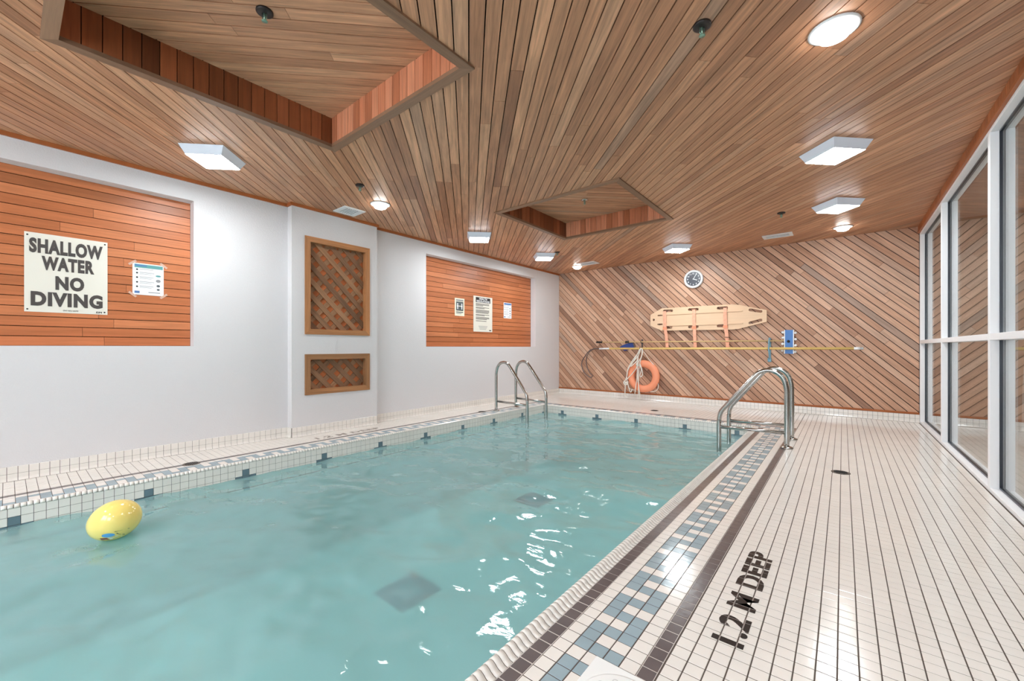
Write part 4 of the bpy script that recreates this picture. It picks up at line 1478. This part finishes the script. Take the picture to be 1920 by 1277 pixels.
lb = lambda a, b, d: (a + 1.87, d - YB, b - 1.30)
obj('board', plate_with_holes(out, SL, lb, BY - 0.016, BY + 0.006, 0.5), 'board', bd)
for za, zb_ in ((1.598, 1.600), (1.397, 1.396)):
    obj('runner', extrude([(-2.50, za - 0.008), (-1.275, zb_ - 0.008), (-1.275, zb_ + 0.008), (-2.50, za + 0.008)], lb, BY - 0.027, BY - 0.016, tone=0.2), 'board', bd)
for xa, xb in ((-2.534, -2.490), (-2.030, -2.008), (-1.536, -1.497)):
    st = [(xa, 1.665, 0.019), (xa + 0.003, 1.60, 0.034), (xa + 0.006, 1.45, 0.034), (xa + 0.010, 1.35, 0.030), (xa + (xb - xa) * 0.7, 1.22, 0.030), (xb, 1.005, 0.016)]
    v, f = [], []
    for i, (x, z, d) in enumerate(st):
        for dx in (-0.027, 0.027):
            for dd in (0.0, 0.004):
                v.append(lb(x + dx, z, BY - d - dd + 0.004))
    for i in range(len(st) - 1):
        o = i * 4
        f += [(o, o + 2, o + 6, o + 4), (o + 1, o + 5, o + 7, o + 3), (o, o + 4, o + 5, o + 1), (o + 2, o + 3, o + 7, o + 6)]
    f += [(0, 1, 3, 2), (len(v) - 4, len(v) - 2, len(v) - 1, len(v) - 3)]
    stp = obj('strap', fix_normals(mesh('strap', v, f)), 'strap', bd)
    obj('buckle', extrude([(xa - 0.028, 1.37), (xa + 0.042, 1.37), (xa + 0.042, 1.325), (xa - 0.028, 1.325)], lb, BY - 0.036, BY - 0.028), 'orange', stp)
    if xa > -1.6:
        obj('strap_end', extrude([(xa + 0.006, 1.175), (xa + 0.064, 1.175), (xa + 0.064, 1.168), (xa + 0.006, 1.168)], lb, BY - 0.038, BY - 0.024), 'black', stp)

# vacuum pole: thin pole with black grip and blue vacuum head
vp = thing('vacuum_pole', 'thin tan pole ending in a blue wheeled vacuum head on the back wall', 'pole', (-2.3, YB, 1.105))
lv = lambda a, b, d: (a + 2.3, d - YB, b - 1.105)
PY_ = YB - 0.055
obj('pole', tube([lv(-3.79, 1.105, PY_), lv(-0.70, 1.104, PY_)], 0.0115, 10), 'pole_tan', vp)
obj('grip', tube([lv(-3.912, 1.107, PY_), lv(-3.90, 1.107, PY_), lv(-3.79, 1.105, PY_), lv(-3.775, 1.105, PY_)], [0.012, 0.019, 0.018, 0.013], 12), 'black', vp)
obj('clip', tube([lv(-3.285, 1.106, PY_), lv(-3.215, 1.106, PY_)], 0.020, 10), 'black', vp)
hd = obj('vacuum_head', extrude([(-0.703, 0.905), (-0.59, 0.901), (-0.583, 1.267), (-0.699, 1.270)], lv, YB - 0.045, YB - 0.075), 'blue_plastic', vp)
for x in (-0.7, -0.587):
    obj('bumper', extrude([(x - 0.006, 0.905), (x + 0.006, 0.905), (x + 0.007, 1.268), (x - 0.005, 1.268)], lv, YB - 0.043, YB - 0.078), 'white_metal', hd)
obj('swivel', tube([lv(-0.652, 1.092, YB - 0.074), lv(-0.648, 1.094, YB - 0.088)], 0.020, 12), 'black', hd)
wh = lathe([(0.0, -0.010), (0.017, -0.010), (0.019, -0.006), (0.019, 0.006), (0.017, 0.010), (0.0, 0.010)], 14)
for x, z in ((-0.724, 1.234), (-0.722, 1.149), (-0.726, 1.054), (-0.729, 0.954), (-0.561, 1.222), (-0.561, 1.124), (-0.563, 1.031), (-0.566, 0.933)):
    o = obj('wheel', wh, 'white_metal', hd)
    o.location = lv(x, z, YB - 0.060)
    o.rotation_euler = (math.pi / 2 * 0.75, 0, 0)
# small blue brush hung behind the poles
bb = thing('pool_brush', 'blue pool brush hanging behind the poles beside the lifebuoy', 'brush', (-3.25, YB, 0.94))
ll = lambda a, b, d: (a + 3.25, d - YB, b - 0.94)
obj('brush_back', extrude([(-3.425, 1.000), (-3.350, 1.045), (-3.246, 1.080), (-3.150, 1.093), (-3.115, 1.030), (-3.125, 0.995), (-3.300, 0.985)], ll, YB - 0.016, YB - 0.034), 'navy_plastic', bb)
obj('brush_rim', extrude([(-3.150, 1.093), (-3.132, 1.092), (-3.098, 1.025), (-3.108, 1.005), (-3.122, 1.010)], ll, YB - 0.014, YB - 0.040), 'hook_metal', bb)
obj('bristle_block', extrude([(-3.36, 0.955), (-3.30, 0.980), (-3.24, 0.955), (-3.31, 0.935)], ll, YB - 0.014, YB - 0.028), 'navy_plastic', bb)

# shepherd's hook on a long yellow pole
hk = thing('rescue_hook', 'long yellow pole with a curved metal shepherd hook on the back wall', 'rescue pole', (-1.8, YB, 0.983))
lh = lambda a, b, d: (a + 1.8, d - YB, b - 0.983)
HY_ = YB - 0.095
obj('pole', tube([lh(-3.60, 0.978, HY_), lh(0.125, 0.986, HY_)], 0.0185, 12), 'pole_yellow', hk)
obj('sleeve', tube([lh(-3.82, 0.974, HY_), lh(-3.56, 0.978, HY_)], 0.0165, 12), 'white_metal', hk)
obj('end_cap', tube([lh(0.12, 0.986, HY_), lh(0.155, 0.986, HY_), lh(0.19, 0.986, HY_), lh(0.19, 0.986, HY_), lh(0.222, 0.986, HY_)], [0.0205, 0.0205, 0.0195, 0.017, 0.017], 12), 'white_metal', hk)
hp = [(-3.82, 0.970), (-3.935, 0.973), (-4.054, 0.924), (-4.149, 0.815), (-4.212, 0.716), (-4.222, 0.618), (-4.176, 0.498), (-4.085, 0.417), (-4.012, 0.388), (-3.985, 0.405)]
obj('hook', tube(catmull([lh(a, b, HY_) for a, b in hp]), 0.010, 8), 'hook_metal', hk)
hp = [(-3.82, 0.974), (-3.93, 0.975), (-4.035, 0.935), (-4.118, 0.839), (-4.146, 0.718), (-4.126, 0.597), (-4.068, 0.482), (-3.985, 0.405)]
obj('hook', tube(catmull([lh(a, b, HY_ + 0.05) for a, b in hp]), 0.009, 8), 'hook_metal', hk)

for lab, x, zt, zbm in (('grey blue pole hanger holding the rope and lifebuoy', -2.972, 1.155, 0.94), ('pale blue bungee hanger holding the poles beside the vacuum head', -0.902, 1.150, 0.80)):
    t = thing('pole_hanger', lab, 'hanger', (x, YB, zbm), group='pole hangers')
    L = zt - zbm
    obj('bracket', box(-0.016, 0.016, -0.012, 0.0, 0.0, L, 0.003), 'hook_metal' if x < -2 else 'cord_blue', t)
    for pz, rr, dd in ((1.105, 0.012, -0.055), (0.982, 0.019, -0.095)):
        z = pz - zbm
        obj('hook_arm', tube(catmull([(0, -0.008, z - 0.016), (0, dd * 0.5, z - rr - 0.008), (0, dd, z - rr - 0.008), (0, dd - rr - 0.010, z - 0.004), (0, dd - rr - 0.010, z + rr)]), 0.006, 8), 'hook_metal' if x < -2 else 'cord_blue', t)
    if x > -2:
        obj('cord', tube(catmull([(0, -0.02, L), (0.004, -0.118, 0.30), (0, -0.122, 0.18), (0.006, -0.12, 0.10), (0.0, -0.05, 0.02)]), 0.010, 8), 'cord_blue', t)
        obj('cord_end', box(-0.024, 0.026, -0.06, -0.02, -0.03, 0.035, 0.008), 'cord_blue', t)

# lifebuoy
lf = thing('lifebuoy', 'orange ring lifebuoy hanging on the diagonal boards', 'lifebuoy', (-2.925, YB - 0.062, 0.455))
v, f = [], []
n1, n2 = 48, 16
for i in range(n1):
    for j in range(n2):
        a, b = 2 * math.pi * i / n1, 2 * math.pi * j / n2
        r = 0.238 + 0.068 * math.cos(b)
        v.append((r * math.cos(a), 0.055 * math.sin(b), r * math.sin(a)))
        f.append((i * n2 + j, i * n2 + (j + 1) % n2, ((i + 1) % n1) * n2 + (j + 1) % n2, ((i + 1) % n1) * n2 + j))
obj('ring', fix_normals(mesh('ring', v, f, smooth=True)), 'orange', lf)
gl = []
for a0, a1 in ((-62, -22), (200, 240)):
    pts = []
    for k in range(9):
        a = math.radians(a0 + (a1 - a0) * k / 8)
        r = 0.306 + 0.05 * math.sin(math.pi * k / 8)
        pts.append((r * math.cos(a), -0.03, r * math.sin(a)))
    obj('grab_line', tube(catmull(pts, 3), 0.006, 6), 'rope', lf)

# rope looped over the hanger
rp = thing('throw_rope', 'tangled white throw rope draped over the lifebuoy', 'rope', (-2.97, YB - 0.13, 0.0))


ST = [
      [(0.018, 0.986), (-0.004, 0.931), (-0.107, 0.797), (-0.223, 0.605), (-0.258, 0.446), (-0.305, 0.332), (-0.282, 0.265), (-0.288, 0.130), (-0.282, 0.074), (-0.235, 0.021)],
      [(0.024, 0.981), (-0.033, 0.843), (-0.147, 0.696), (-0.235, 0.560), (-0.260, 0.424), (-0.223, 0.258), (-0.176, 0.149), (-0.147, 0.206)],
      [(0.035, 0.981), (0.041, 0.844), (-0.027, 0.699), (-0.050, 0.544), (-0.061, 0.378), (-0.090, 0.127)],
      [(0.046, 0.981), (0.063, 0.910), (0.018, 0.766), (-0.016, 0.600), (-0.021, 0.325), (0.007, 0.128), (0.007, 0.013)],
      [(-0.027, 0.788), (-0.050, 0.632), (-0.153, 0.496), (-0.252, 0.391), (-0.311, 0.331), (-0.282, 0.277), (-0.246, 0.335)],
      [(0.030, 0.986), (-0.027, 0.832), (-0.050, 0.677), (-0.033, 0.434), (-0.016, 0.270), (-0.027, 0.060)],
      [(0.007, 0.700), (0.038, 0.602), (0.058, 0.493), (0.030, 0.448), (0.007, 0.480), (0.027, 0.569), (0.018, 0.656)],
      [(0.007, 0.975), (-0.073, 0.820), (-0.170, 0.640), (-0.095, 0.698), (-0.038, 0.765)],
      [(0.080, 0.921), (0.174, 0.791), (0.277, 0.675)]]   # (x, z) along the wall, from the hanger
for si, st in enumerate(ST):
    pts = []
    for k, (a, b) in enumerate(st):
        wx, wz = a, b
        pts.append((wx, 0.012 * math.sin(k * 1.7 + si) - 0.002 * si, max(wz, 0.012)))
    obj('strand', tube(catmull(pts, 5), 0.0085 if si < 8 else 0.005, 6), 'rope', rp)
for wx, wz, r in ((-0.050, 0.677, 0.030), (-0.270, 0.311, 0.028)):
    v, f = [], []
    pts = [(wx + r * 0.8 * math.cos(k * 0.9) * (1 - 0.1 * (k % 3)), 0.014 * math.sin(k * 2.1), wz + r * math.sin(k * 0.55)) for k in range(16)]
    obj('knot', tube(catmull(pts, 4), 0.009, 6), 'rope', rp)
